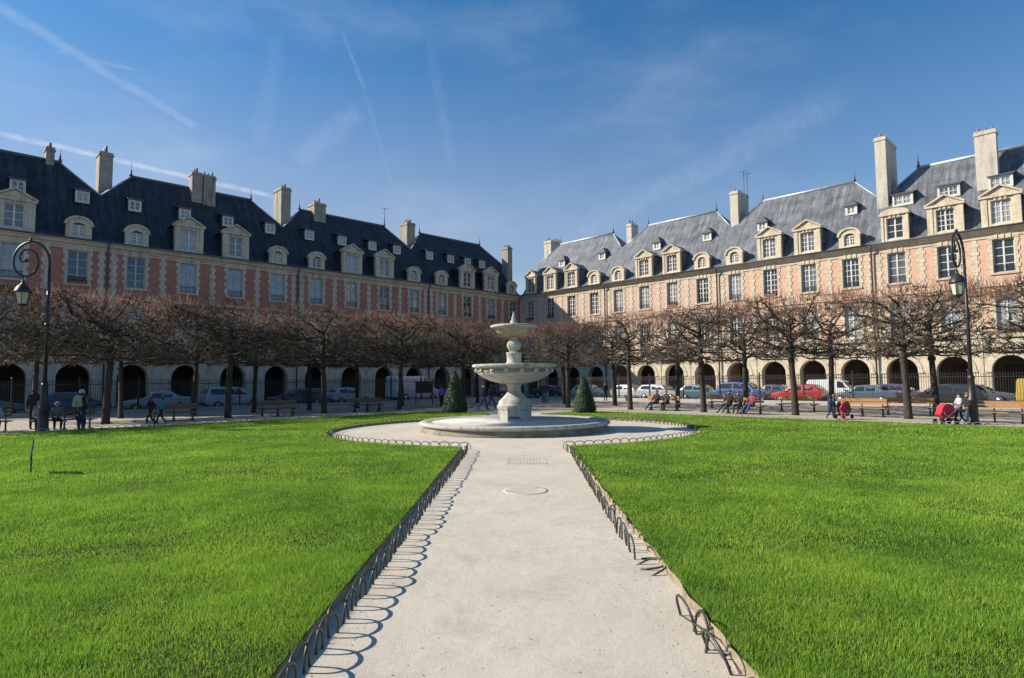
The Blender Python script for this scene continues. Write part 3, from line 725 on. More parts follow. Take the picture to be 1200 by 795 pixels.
for k in range(8):
    an = a0+PI/8+k*PI/4; ap = .72*math.cos(PI/8)
    for s in (-1,1): b.cbox((ap*math.cos(an)-s*.25*math.sin(an), ap*math.sin(an)+s*.25*math.cos(an), .60), (.03,.05,.42), 0, an)
    for z in (.40,.79): b.cbox((ap*math.cos(an), ap*math.sin(an), z), (.03,.52,.04), 0, an)
b.build('panel_frame', M['fountain'], ped)
b = MB()
for z in (.47,.53): b.cbox((0,-.72*math.cos(PI/8)-.005,z), (.44,.03,.03), 0)
b.build('vent_slot', M['iron'], ped)
b = MB(); b.lathe([(.72,.92),(.70,1.0),(.66,1.02),(.66,1.10),(.62,1.16),(.48,1.30),(.34,1.45),(.29,1.52),(.27,1.6),(.27,1.75),(.30,1.80),(.40,1.86)], 40, 0); b.build('column', M['fountain'], f)
b = MB(); b.lathe([(.34,1.86),(.62,1.89),(.95,1.97),(1.25,2.10),(1.46,2.24),(1.52,2.30),(1.49,2.34),(1.49,2.47),(1.60,2.51),(1.70,2.53),(1.74,2.57),(1.74,2.62),(1.70,2.65),(1.60,2.65),(1.45,2.58),(.8,2.42),(.1,2.38)], 72, 0)
bw = b.build('lower_bowl', M['fountain'], f)
for k in range(16):
    an = 2*PI*(k+.5)/16; q = MB(); c = Vector((1.54*math.cos(an),1.54*math.sin(an),2.41))
    q.ball(c, .10, 0, 8, 6, (1,1,1.15)); q.ball(c+Vector((.06*math.cos(an),.06*math.sin(an),-.04)), .045, 0, 6, 5)
    for s in (-1,1): q.ball(c+Vector((-s*.06*math.sin(an),s*.06*math.cos(an),.07)), .03, 0, 6, 4)
    q.build('lion_head', M['fountain'], bw)
q = MB()
for k in range(16):
    pts = []
    for i in range(9):
        an = 2*PI*(k+.5+i/8)/16; pts.append((1.50*math.cos(an),1.50*math.sin(an),2.44-.08*math.sin(PI*i/8)))
    q.tube(pts, [.03+.04*math.sin(PI*i/8) for i in range(9)], 6)
q.build('garland', M['shade_algae'], bw)  # grimy dark tone also deepens the frieze band's shadow by colour
b = MB(); b.lathe([(.34,2.38),(.34,2.72),(.30,2.76),(.30,3.04),(.33,3.08),(.32,3.14),(.16,3.18)], 32, 0); b.build('stem_base', M['fountain'], f)
b = MB(); b.lathe([(.15,3.16),(.20,3.22),(.26,3.36),(.28,3.48),(.24,3.58),(.17,3.66),(.19,3.70),(.15,3.76),(.17,3.84)], 32, 0)
for k in range(8):
    an = 2*PI*k/8; b.tube([(.2*math.cos(an),.2*math.sin(an),3.24),(.275*math.cos(an),.275*math.sin(an),3.42),(.24*math.cos(an),.24*math.sin(an),3.57)], .03, 5)
b.build('baluster', M['fountain'], f)
b = MB(); b.lathe([(.17,3.80),(.45,3.83),(.62,3.90),(.72,4.0),(.74,4.08),(.80,4.10),(.94,4.17),(.95,4.24),(.90,4.27),(.78,4.25),(.3,4.18),(.1,4.16)], 56, 1)
b.m = [0]*len(b.m)
b.build('upper_bowl', M['moss'], f)
b = MB(); b.lathe([(.93,4.155),(.965,4.18),(.965,4.25),(.90,4.275)], 56, 0, close=False); b.build('upper_rim', M['fountain'], f)
b = MB(); b.lathe([(.2,4.16),(.2,4.30),(.15,4.36),(.14,4.45),(.09,4.5),(.10,4.58),(.05,4.68),(.03,4.80),(.005,4.84)], 20, 0); b.build('finial', M['fountain'], f)

# drain covers set in the gravel
def cover(name, label, x, y, w, d, round_=False):
    b = MB()
    if round_:
        b.lathe([(w/2,-.02),(w/2,-.006),(w/2-.04,-.0055),(w/2-.05,-.007),(.01,-.007)], 32, 0, (0,0))
        for i in range(-3,4): b.box(-w*.32,w*.32,i*.09-.012,i*.09+.012,-.0078,-.0055)
    else:
        b.box(-w/2,w/2,-d/2,-d/2+.05,-.02,-.004); b.box(-w/2,w/2,d/2-.05,d/2,-.02,-.004)
        b.box(-w/2,-w/2+.05,-d/2+.05,d/2-.05,-.02,-.004); b.box(w/2-.05,w/2,-d/2+.05,d/2-.05,-.02,-.004)
        k = int(w/.085)
        for i in range(k): xx = -w/2+.05+(w-.1)*(i+.5)/k; b.box(xx-.022,xx+.022,-d/2+.05,d/2-.05,-.02,-.006)
    o = b.build(name, M['cover']); o.location = (x,y,0); return tag(o, label, 'drain cover', 'drain covers in the gravel')
M['cover'] = mat('dusty_cast_iron', (.45,.395,.315), .9, (.56,.505,.415), 6, .2)
cover('drain_grate', 'wide slatted drain grate in the path, nearest to the fountain', .32, 15.5, 1.0, 1.0)
cover('manhole_cover', 'round dusty manhole cover in the middle of the path', .22, 11.4, .82, .82, True)
cover('drain_grate', 'small grate by the hoop edging at the left of the fountain', -2.2, 20.2, .5, .42)
cover('drain_grate', 'small grate by the hoop edging at the right of the fountain', 2.56, 19.6, .5, .42)

# ------------------------------------------------------------------ hoop edging
def hoop_mesh(m, w=.39, h=.205, r=.0115):
    b = MB(); pts = [(-w/2,0,-.06)]
    for i in range(13):
        a = PI*i/12; pts.append((-w/2*math.cos(a), 0, .05+(h-.05)*math.sin(a)**.8 if 0 < i < 12 else .05))
    pts.append((w/2,0,-.06))
    b.tube(pts, r, 6); return b.mesh('hoop', m)
HM = hoop_mesh(M['green_iron']); HP = hoop_mesh(M['pale_hoop'], .40, .2, .011)
rh = random.Random(3)
def hoop_run(label, pts, me, step=.292, limit=100):
    L = [0]
    for p,q in zip(pts,pts[1:]): L.append(L[-1]+math.hypot(q[0]-p[0],q[1]-p[1]))
    root = thing('hoop_edging', label, 'edging', (pts[0][0],pts[0][1],0), 0, 'iron hoop edgings round the lawns')
    n = min(limit, int(L[-1]/step))
    for k in range(n):
        s = (k+.5)*step; i = max(j for j in range(len(L)-1) if L[j] <= s)
        u = (s-L[i])/(L[i+1]-L[i]); p,q = pts[i],pts[i+1]
        x = p[0]+(q[0]-p[0])*u-pts[0][0]; y = p[1]+(q[1]-p[1])*u-pts[0][1]
        link('hoop', me, root, (x+rh.uniform(-.008,.008),y,rh.uniform(-.012,.008)), (rh.gauss(0,.10),rh.gauss(0,.025),math.atan2(q[1]-p[1],q[0]-p[0])+rh.gauss(0,.05)))
    return root
hoop_run('overlapping iron hoops down the left edge of the gravel path', [(-1.48,3.3),(-1.46,4.7),(-1.41,6.2),(-1.38,8.3),(-1.34,12),(-1.29,16.5),(-1.30,17.9)], HM)
hoop_run('iron hoops along the right edge of the gravel path, ending at a gap', [(1.50,17.6),(1.58,16.9),(1.45,11.7),(1.37,8.4),(1.36,7.05)], HM)
hoop_run('curved row of iron hoops on the left side of the round place by the fountain', circ(CR, 3*PI/2-.185, PI/2+.2, 50), HM, .31)
hoop_run('curved row of iron hoops on the right side of the round place by the fountain', circ(CR, -PI/2+.21, PI/2-.2, 50), HM, .31)
p0,p1 = SF('l',34,27.95),SF('l',64,27.95)
hoop_run('far row of pale sunlit hoops between left lawn and shaded trees', [(p0.x,p0.y),(p1.x,p1.y)], HP, .31)
p0,p1 = SF('r',33.5,30.95),SF('r',60,30.95)
hoop_run('far row of pale hoops between right lawn and sunlit gravel', [(p0.x,p0.y),(p1.x,p1.y)], HP, .31)
root = thing('hoop_edging', 'short loose bent length of hoops lying alone at the right of the path', 'edging', (1.42,4.75,0), 0, 'iron hoop edgings round the lawns')
for (x,y,rx,rz,z) in ((.0,.45,-.25,1.62,.01),(.0,.12,.15,1.5,0),(.03,-.22,-.35,1.66,.0),(.10,.02,1.25,1.75,.03),(.16,-.35,1.35,1.4,.02)):
    link('hoop', HM, root, (x,y,z), (rx,0,rz))
b = MB(); b.tube([(-.03,.55,.03),(.0,.1,.10),(.05,-.4,.03)], .007, 6); b.build('tie_bar', M['green_iron'], root)
root = thing('fallen_hoop', 'single iron hoop fallen flat beside the end of the right hoop row', 'edging', (1.44,6.75,0), 0)
link('hoop', HM, root, (0,.1,.0), (1.45,0,1.35)); link('hoop', HM, root, (-.03,-.08,0), (1.2,0,1.75))

# ------------------------------------------------------------------ clipped yews
def topiary(label, x, y, h, r, seed):
    root = thing('clipped_yew', label, 'topiary', (x,y,LZ), 0, 'cone yews flanking the far path')
    rg = random.Random(seed); b = MB()
    prof = lambda u: r*(1-u**1.25)**.8*(1.0 if u > .06 else .93)
    for i in range(11000):
        u = rg.random()**1.35; u = min(u,.985); a = rg.uniform(0,2*PI)
        rr_ = prof(u)*rg.uniform(.93,1.02)+.018*math.sin(5*a+9*u)
        p = Vector((rr_*math.cos(a), rr_*math.sin(a), .03+u*h)); s = rg.uniform(.018,.034)
        n = Vector((math.cos(a)+rg.gauss(0,.5), math.sin(a)+rg.gauss(0,.5), .5+rg.gauss(0,.5))).normalized()
        t1 = n.orthogonal().normalized(); t1.rotate(Matrix.Rotation(rg.uniform(0,6.3),3,n)); t2 = n.cross(t1)
        b.add([p-t1*s-t2*s*.5, p+t1*s-t2*s*.4, p+t2*s], [(0,1,2)])
    me = bpy.data.meshes.new('foliage'); me.from_pydata(b.v,[],b.f); me.materials.append(M['yew']); me.update()
    fo = link('foliage', me, root)
    b = MB(); b.lathe([(prof(u)*.88+.001, .02+u*h*.97) for u in [i/12 for i in range(13)]], 20); b.build('inner_growth', M['yew_in'], root)
    b = MB(); b.tube([(0,0,-.1),(0,0,.4)], .07, 8); b.build('trunk', M['bark'], root)
M['yew_in'] = mat('yew_inner', (.02,.034,.010), .95, (.035,.055,.016), 9)
topiary('tall clipped yew cone on the grass at the left of the fountain', -3.5, 37.6, 2.5, .80, 1)
topiary('rounder clipped yew cone on the grass at the right of the fountain', 4.15, 36.0, 2.08, .72, 2)

# ------------------------------------------------------------------ pleached limes
def tree_meshes(seed, dn=1.0, L=3.3, Dp=2.0, z0=3.2, z1=6.6):
    rg = random.Random(seed); tr = MB(); cr = MB()
    zt = 5.2; bend = rg.uniform(-.12,.12)
    tr.tube([(0,0,-.1),(0,0,.15),(bend*.3,0,1.5),(bend,0,3.0),(bend*1.2,.03,4.3),(bend,0,zt)], [.24,.19,.165,.15,.13,.09], 10)
    for k in range(4): tr.ball((bend, rg.uniform(-.05,.05), rg.uniform(2.8,4.7)), rg.uniform(.17,.22), 0, 8, 6)
    def inside(p): return Vector((max(-L,min(L,p.x)), max(-Dp,min(Dp,p.y)), max(z0+.1,min(z1-.15,p.z))))
    def fist(p, r): cr.ball(p, r, 0, 5, 4)
    def shoots(p, d, n):
        """a claw of young wood from a pruned knuckle"""
        for _ in range(n):
            v = (Vector((rg.gauss(0,.7), rg.gauss(0,.7), rg.gauss(.15,.55)))+d*.75).normalized(); ln = rg.uniform(.25,.7)
            q = p+v*ln*.5; q2 = q+(v+Vector((rg.gauss(0,.3),rg.gauss(0,.3),rg.gauss(.3,.25)))).normalized()*ln*.5
            q2 = Vector((max(-L-.3,min(L+.3,q2.x)), max(-Dp-.25,min(Dp+.25,q2.y)), max(z0-.1,min(z1+.15,q2.z))))
            cr.tube([p,q,q2], [.019,.013,.006], 3, 0, False, True)
    def branch(p, d, ln, r0, depth, rise):
        n = max(2,int(ln/.42)); pts = [p]; rad = [r0]; ds = [d]
        for i in range(n):
            d = (d + Vector((rg.gauss(0,.26),rg.gauss(0,.26),rg.gauss(rise,.2)))).normalized()
            pts.append(inside(pts[-1]+d*(ln/n))); rad.append(r0*(1-.55*(i+1)/n)); ds.append(d)
        (tr if depth == 0 else cr).tube(pts, rad, 6 if depth == 0 else 4, 0, True, True)
        for i in range(1, len(pts)):
            if depth < 2:
                for sg in ((-1,1) if depth == 0 else (rg.choice([-1,1]),)):
                    if rg.random() < (.72 if depth == 0 else .64)*dn:
                        v = Matrix.Rotation(sg*rg.uniform(.5,1.25),3,'Z') @ ds[i]; v.z = rg.uniform(-.45,.6); v.normalize()
                        branch(pts[i], v, rg.uniform(.7,1.35)*(1 if depth == 0 else .62), max(.02,rad[i]*.62), depth+1, rg.choice([-.05,.05,.14]))
            if depth >= 1 and rg.random() < .42*dn: shoots(pts[i], ds[i], rg.choice([1,2,3]))
        if depth >= 1: fist(pts[-1], rg.uniform(.03,.055))
        shoots(pts[-1], d, int(rg.choice([3,4,5])*dn+.5))
    nl = 16
    for k in range(nl):
        z = z0+.1+(zt-z0-.1)*k/(nl-1); a = k*2.399+rg.uniform(-.4,.4); u = k/(nl-1)
        d = Vector((math.cos(a)*1.3, math.sin(a), 0)).normalized(); d.z = (-.05 if u < .35 else .25*u)+.9*max(0,u-.6)+rg.uniform(-.05,.1); d.normalize()
        ln = rg.uniform(.78,1.02)*min(L/max(.25,abs(math.cos(a))), Dp/max(.25,abs(math.sin(a))), L*1.05)
        branch(Vector((bend*z/zt,0,z)), d, ln, rg.uniform(.055,.085), 0, -.015 if u < .3 else .05)
    for _ in range(420):                              # upright young shoots along the clipped top
        x, y = rg.uniform(-L,L), rg.uniform(-Dp,Dp); zz = z1-rg.uniform(.2,.65)
        q = Vector((x+rg.gauss(0,.13), y+rg.gauss(0,.13), min(z1+.33, zz+rg.uniform(.25,.7))))
        cr.tube([(x,y,zz),((x+q.x)/2+rg.gauss(0,.04),(y+q.y)/2,(zz+q.z)/2),q], [.011,.009,.005], 3, 1, False, True)
    me_t = tr.mesh('trunk', M['bark'])
    me_c = bpy.data.meshes.new('crown'); me_c.from_pydata(cr.v,[],cr.f)
    me_c.materials.append(M['twig']); me_c.materials.append(M['shoot']); me_c.polygons.foreach_set('material_index', cr.m); me_c.polygons.foreach_set('use_smooth', cr.sm); me_c.update()
    return me_t, me_c
TMS = [tree_meshes(100+k, .87) for k in range(5)]
TML = [tree_meshes(200+k, 1.2) for k in range(4)]
rt = random.Random(21)
ORD = ['first','second','third','fourth','fifth','sixth','seventh','eighth','ninth','tenth']
def lime(side, t, D, label, k, sx=1.0, sz=1.0):
    root = thing('lime_tree', label, 'tree', SF(side,t,D), ROT[side]+(PI if rt.random()<.5 else 0)+rt.uniform(-.06,.06), 'clipped bare lime trees round the garden')
    a, c = TMS[k%5] if side == 'r' else TML[k%4]
    link('trunk', a, root); link('crown', c, root); root.scale = (sx*rt.uniform(.97,1.05), rt.uniform(.92,1.08), sz*rt.uniform(.98,1.02))
for i, t in enumerate([59.2,53.2,47.2,41.2,35.4,29.4]):
    lime('l', t, 22.5, f'bare shaded clipped lime, {ORD[i]} trunk from the left edge in the front row', i, 1.0)
for i, t in enumerate([55.5,51.4,47.4,43.6,39.6,35.7,31.6,27.4,23.4]):
    lime('l', t, 17.3, f'bare shaded clipped lime, {ORD[i]} from the left edge in the row nearest the railing', i+2, .8, .97)
for i, t in enumerate([57.0,51.6,46.3,40.9,35.6,30.2]):
    lime('r', t, 26.0, f'bare sunlit clipped lime, {ORD[i]} trunk from the right edge in the front row', i+1, .92, .95)
for i, t in enumerate([57.2,51.9,46.7,41.5,36.5,31.1,26.0,21.2]):
    lime('r', t, 21.5, f'bare sunlit clipped lime, {ORD[i]} from the right edge in the row behind', i+3, .9, .96)

# ------------------------------------------------------------------ iron garden fence
def fence(side, t0, t1, D, label):
    root = thing('iron_fence', label, 'fence', SF(side,t0,D), ROT[side] if side=='l' else ROT[side]+PI)
    L = t1-t0
    b = MB(); b.box(0,L,-.15,.15,-.03,.25); b.build('kerb_base', M['kerb'], root)
    b = MB()
    for z in (.42,1.95): b.box(0,L,-.02,.02,z,z+.045)
    b.build('rail', M['iron'], root)
    b = MB(); x = .1
    while x < L:
        b.box(x-.012,x+.012,-.012,.012,.25,2.12); b.cbox((x,0,2.2),(.045,.045,.18),0,taper=.05); x += .135
    o = b.build('bars', M['iron'], root); o['kind'] = 'stuff'
    k = int(L/3.2)
    for i in range(k+1):
        q = MB(); xx = min(L-.05, .05+i*L/k); q.box(xx-.045,xx+.045,-.05,.05,.25,2.3); q.ball((xx,0,2.38),.075); q.build('post', M['iron'], root)
fence('l', 15.0, 66, 11.3, 'black iron garden railing behind the shaded trees on the left')
fence('r', 14.5, 62, 12.0, 'black iron garden railing in front of the sunlit arcade on the right')

# ------------------------------------------------------------------ benches
def make_bench(label, side, t, D, slat, rz=0):
    root = thing('park_bench', label, 'bench', SF(side,t,D,-.03), ROT[side]+rz, 'double park benches under the limes')
    L = 2.3
    for x in (-.95,0,.95):
        q = MB()
        q.box(x-.03,x+.03,-.05,.05,0,.36); q.box(x-.035,x+.035,-.30,.30,0,.05); q.cbox((x,-.27,.40),(.05,.42,.05),0,rx=-.12); q.cbox((x,.27,.40),(.05,.42,.05),0,rx=.12)
        q.cbox((x,0,.60),(.045,.06,.48),0); q.box(x-.025,x+.025,-.12,.12,.02,.22)
        q.build('leg', M['iron'], root)
    for s in (-1,1):
        q = MB()
        for k in range(3): q.cbox((0, s*(.15+.14*k), .435+.012*k), (L,.12,.032), 0, rx=s*.1)
        q.build('seat', slat, root)
        q = MB()
        for k in range(2): q.cbox((0, s*(.045+.015*k), .70+.14*k), (L,.028,.115), 0, rx=-s*.1)
        q.build('backrest', slat, root)
    q = MB(); q.box(-L/2,L/2,-.085,.085,.90,.93); q.build('top_rail', slat, root)
make_bench('dark slatted bench in shade between the second and third left trunks, farthest left', 'l', 50.1, 22.7, M['plank_d'])
make_bench('brown slatted bench standing beside the pale hatchback on the shaded side', 'l', 44.3, 22.6, M['plank_d'])
make_bench('dark bench under the shaded limes nearest to the white delivery van', 'l', 38.2, 22.8, M['plank_d'])
make_bench('sunlit bench holding two seated people in dark coats', 'r', 37.9, 25.6, M['plank'])
make_bench('oak bench near the blue people carrier, nobody on it', 'r', 39.9, 21.2, M['plank'])
make_bench('sunlit bench where three people sit with legs stretched out', 'r', 43.6, 26.4, M['plank'])
make_bench('bright orange bench in front of the red car', 'r', 45.0, 22.2, M['plank'])
make_bench('sunlit oak bench right of the red pushchair, nearer of two', 'r', 49.4, 25.3, M['plank'])
make_bench('oak bench behind another bench left of the dark estate car', 'r', 51.0, 23.2, M['plank'])
make_bench('orange bench at the right edge behind the right lamp', 'r', 55.0, 26.6, M['plank'])
make_bench('shaded bench with two white haired people behind the left lamp', 'l', 55.4, 25.6, M['plank_d'])
make_bench('bench at the far left edge holding a person in a red jacket', 'l', 58.3, 24.6, M['plank_d'])

# ------------------------------------------------------------------ lamps
def lamp(label, x, y, arm):
    root = thing('street_lamp', label, 'street lamp', (x,y,-.03), arm, 'iron lamps with scrolled crook')
    q = MB(); q.lathe([(.24,0),(.24,.12),(.20,.2),(.19,.9),(.22,.95),(.22,1.05),(.15,1.15),(.13,1.9),(.15,1.95),(.10,2.1)], 12, 0); q.build('base', M['iron'], root)
    q = MB(); q.tube([(0,0,2.0),(0,0,4.5),(0,0,6.9)], [.085,.068,.055], 10); q.lathe([(.09,0),(.11,.06),(.09,.12)],10,0,z0=4.5); q.build('post', M['iron'], root)
    q = MB(); pts = [(0,0,6.85)]; rd = [.055]
    c = Vector((.85,0,7.2))
    for i in range(13):                       # the crook, from the post over the top
        a = PI*i/24; pts.append((.85-.85*math.cos(a), 0, 7.2+.95*math.sin(a))); rd.append(.052)
    for i in range(1,31):                     # the scroll
        a = PI/2 - i*(2*PI*1.55)/30; r_ = .95*(1-.80*(i/30)**.8)
        cx_, cz_ = .85+.20*(i/30), 7.2+.30*(i/30)
        pts.append((cx_+.88*r_*math.cos(a), 0, cz_+r_*math.sin(a))); rd.append(.05-.018*i/30)
    q.tube(pts, rd, 8); q.ball((pts[-1][0],0,pts[-1][2]), .075, 0); q.ball((.85,0,8.22),.07,0)
    q.build('scrolled_arm', M['iron'], root)
    lx = 1.10; zt = min(p[2] for p in pts[18:] )
    lan = MB(); lan.tube([(lx,0,zt+.02),(lx,0,6.45)], .022, 6); lan.lathe([(.03,6.50),(.07,6.44),(.05,6.38),(.12,6.30),(.22,6.20),(.29,6.06),(.32,5.99),(.32,5.95)], 12, 0, (lx,0))
    for k in range(6): a = k*PI/3; lan.tube([(lx+.275*math.cos(a),.275*math.sin(a),5.96),(lx+.19*math.cos(a),.19*math.sin(a),5.44)], .014, 4)
    lan.lathe([(.20,5.46),(.20,5.42),(.08,5.36),(.02,5.30)], 12, 0, (lx,0))
    ln_ = lan.build('lantern', M['iron'], root)
    q = MB(); q.lathe([(.262,5.95),(.18,5.45)], 6, 0, (lx,0), smooth=False); q.build('lamp_glass', M['lamp_glass'], ln_)
lamp('black scrolled lamp at the left edge, its lantern hanging left of the post', -19.75, 26.1, PI)
lamp('black scrolled lamp on the right, seen edge on in front of orange brick', 19.62, 26.45, math.atan2(-.80,-.98))

# ------------------------------------------------------------------ sign on the lawn
root = thing('lawn_sign', 'small dark sign on a stake in the left lawn, seen edge on', 'sign', (-10.4,13.45,LZ), math.atan2(.79,-.61)+.03)
b = MB(); b.cbox((0,0,.16),(.03,.03,.46),0); b.build('stake', M['green_iron'], root)
b = MB(); b.cbox((0,0,.52),(.5,.022,.42),0,rx=.10); b.build('sign_panel', M['sign'] if 'sign' in M else mat('dark_green_enamel',(.015,.035,.022),.35,(.022,.045,.03),5), root)

# ------------------------------------------------------------------ notice board by the shaded trees, litter bin
p = SF('l', 28.4, 16.0)
root = thing('notice_board', 'dark framed notice board on two posts in front of the white van', 'notice board', (p.x,p.y,-.03), 0)
for x in (-.72,.72):
    q = MB(); q.box(x-.04,x+.04,-.04,.04,0,1.95); q.build('post', M['iron'], root)
q = MB(); q.box(-.68,.68,-.035,.035,1.0,1.85); q.prism([(-.12,1.86),(.12,1.86),(0,1.98)],-.8,.8); q.build('board', M['iron'], root)
root = thing('litter_bin', 'green litter bin standing beyond the fountain beside its column', 'bin', (3.0,56.5,-.03))
q = MB(); q.lathe([(.26,.05),(.30,.1),(.30,.85),(.26,.9)], 12, 0); q.build('bin_body', mat('green_bin',(.10,.20,.15),.6,(.14,.26,.2),5), root)
q = MB(); q.lathe([(.32,.9),(.32,.95),(.20,1.05),(.02,1.08)], 12, 0); q.build('lid', M['iron'], root)

# ------------------------------------------------------------------ cars
def loft(b, st, m):
    """st: list of stations, each a list of (y,z) from lower right over the top to lower left, at x"""
    n = len(st[0][1]); vs = []
    for x, ring in st: vs += [(x,y,z) for y,z in ring]
    fs = [(i*n+j,i*n+j+1,(i+1)*n+j+1,(i+1)*n+j) for i in range(len(st)-1) for j in range(n-1)]
    fs += [tuple(range(n)), tuple((len(st)-1)*n+j for j in range(n))[::-1]]
    fs += [(i*n, (i+1)*n, (i+1)*n+n-1, i*n+n-1) for i in range(len(st)-1)]
    b.add(vs, fs, m, False)
CARS = {   # length, width, profile as (x fraction, belt z, roof z) ; roof above the belt marks the cabin
 'hatch':  (3.95,1.70,[(0,.62,.70),(.02,.72,.80),(.20,.86,.92),(.27,.92,.98),(.42,.93,1.42),(.60,.94,1.49),(.84,.97,1.44),(.96,.98,1.05),(1.0,.8,.84)]),
 'saloon': (4.55,1.78,[(0,.60,.66),(.02,.70,.76),(.22,.86,.90),(.29,.90,.95),(.42,.92,1.38),(.56,.93,1.44),(.70,.94,1.40),(.83,.96,1.02),(.97,.96,1.0),(1.0,.78,.82)]),
 'estate': (4.65,1.80,[(0,.62,.68),(.02,.72,.78),(.21,.88,.92),(.28,.92,.97),(.40,.94,1.42),(.60,.95,1.50),(.88,.98,1.45),(.97,.99,1.06),(1.0,.8,.84)]),
 'mpv':    (4.3,1.84,[(0,.70,.78),(.02,.82,.90),(.14,.98,1.04),(.20,1.02,1.1),(.36,1.05,1.62),(.60,1.06,1.70),(.92,1.08,1.64),(.985,1.08,1.15),(1.0,.86,.9)]),
 'van':    (4.3,1.82,[(0,.72,.80),(.02,.85,.93),(.15,1.02,1.08),(.20,1.06,1.12),(.33,1.1,1.74),(.45,1.12,1.84),(.97,1.14,1.82),(.99,1.14,1.7),(1.0,.9,1.0)]),
 'bigvan': (5.6,2.02,[(0,.80,.90),(.02,1.0,1.1),(.13,1.22,1.28),(.17,1.28,1.35),(.30,1.34,2.35),(.36,1.36,2.52),(.98,1.38,2.52),(.992,1.38,2.4),(1.0,1.1,1.2)])}
def car_proto(kind, paintm):
    L, Wd, prof = CARS[kind]; hw = Wd/2; panel = kind in ('van','bigvan')
    parts = []
    b = MB(); st = []
    for u, zb, zr in prof:
        x = (u-.5)*L; e = 1-.10*(1-min(1,u/.12))-.06*(1-min(1,(1-u)/.08)); w = hw*e
        cab = zr-zb > .2; wr = w*(.80 if cab and not panel else .90 if cab else .93)
        zl = .24 if .1 < u < .93 else .32
        half = [(w*.94,zl),(w,zl+.18),(w,zb-.12),(w*.975,zb),(wr if cab else w*.9, zr-.05 if cab else zr-.02),(wr*.88,zr),(0,zr+.02)]
        st.append((x, half+[(-y,z) for y,z in half[-2::-1]]))
    loft(b, st, 0)
    parts.append(('body', b.mesh('body', paintm), None))
    # windows sit a few millimetres proud of the body
    def side_glass(ua, ub, s):
        def at(u):
            for (a,za,ra),(c,zc,rc) in zip(prof,prof[1:]):
                if a <= u <= c: k=(u-a)/(c-a); return za+(zc-za)*k, ra+(rc-ra)*k
        q = MB(); lo = []; hi = []
        for i in range(6):
            u = ua+(ub-ua)*i/5; zb, zr = at(u); x=(u-.5)*L
            fr = max(0,(zr-zb-.1)); k = fr/(max(.01,zr-.05-zb))
            w0 = hw*.975; wr = hw*(.90 if panel else .80)
            lo.append((x, s*(w0+.006-(w0-wr)*.06), zb+.04)); hi.append((x, s*(w0-(w0-wr)*max(.06,min(.9,k))+.006), zb+.04+max(.02,(zr-zb-.16))))
        q.add(lo+hi, [(i,i+1,7+i,6+i) for i in range(5)]); return q.mesh('side_window', M['car_glass'])
    cab = [p for p in prof if p[2]-p[1] > .2]
    u0 = prof[3][0]; u1 = cab[0][0]
    if panel: spans = [(u0+.05,u1+ .09)]
    else:
        ue = cab[-1][0]; mid = (u1+ue)/2; spans = [(u0+(u1-u0)*.45, mid-.012),(mid+.012, ue)]
    for s in (-1,1):
        for a,c in spans: parts.append(('side_window', side_glass(a,c,s), None))
    def screen(pa, pb, nm):
        (ua,za,ra),(ub,zb,rb) = pa, pb
        xa,xb = (ua-.5)*L,(ub-.5)*L; dz = .012; sg = -1 if xb > xa else 1
        wa = hw*.80; wb = hw*(.78 if panel else .68)
        z_a, z_b = ra+.04, rb-.04
        q = MB(); q.poly([(xa+sg*.02,-wa,z_a+dz),(xa+sg*.02,wa,z_a+dz),(xb+sg*.02,wb,z_b+dz),(xb+sg*.02,-wb,z_b+dz)]); return q.mesh(nm, M['car_glass'])
    parts.append(('windscreen', screen(prof[3], cab[0], 'windscreen'), None))
    if not panel:
        k = prof.index(cab[-1]); parts.append(('rear_window', screen(prof[k+1], cab[-1], 'rear_window'), None))
    for s in (-1,1):
        q = MB(); q.ball((-L/2+.10,s*hw*.66,.66 if kind not in('bigvan',) else .85),.12,0,8,6,(.7,1.3,.75)); parts.append(('headlight', q.mesh('headlight', M['headlight']), None))
        q = MB(); q.cbox((L/2-.045,s*hw*.78,.80 if not panel else 1.0),(.07,.22,.2 if not panel else .4)); parts.append(('tail_light', q.mesh('tail_light', M['taillight']), None))
        q = MB(); q.ball((-L/2+L*.30,s*(hw+.09),1.0 if kind!='bigvan' else 1.4),.1,0,8,6,(.7,1,.8)); parts.append(('wing_mirror', q.mesh('wing_mirror', paintm), None))
    for xx in (-L/2-.005, L/2+.005):
        q = MB(); q.cbox((xx,0,.42),(.05,Wd*.82,.16)); parts.append(('bumper', q.mesh('bumper', M['lead']), None))
    q = MB(); q.cbox((-L/2-.035,0,.42),(.012,.5,.11)); parts.append(('number_plate', q.mesh('number_plate', M['plate']), None))
    rw = .31 if kind not in ('bigvan',) else .36
    wheels = []
    for sx in (-.31,.30):
        for s in (-1,1):
            q = MB(); q.lathe([(rw*.98,-.10),(rw,-.06),(rw,.06),(rw*.98,.10),(rw*.66,.105)],20,0,close=False); q.lathe([(rw+.07,-.115),(rw+.07,.06)],20,1)
            ty = q.mesh('tyre',[M['rubber'],M['lead']])
            q = MB(); q.lathe([(rw*.66,.09),(rw*.62,.1),(rw*.2,.085),(rw*.15,.11),(.01,.11)],16,0,close=False)
            for k in range(5): a=k*2*PI/5; q.cbox((rw*.4*math.cos(a),rw*.4*math.sin(a),.1),(rw*.5,.05,.03),0,a)
            ri = q.mesh('rim', M['chrome'])
            wheels.append((sx*L, s*(hw-.085), rw, s, ty, ri))
    return parts, wheels
PR = {}
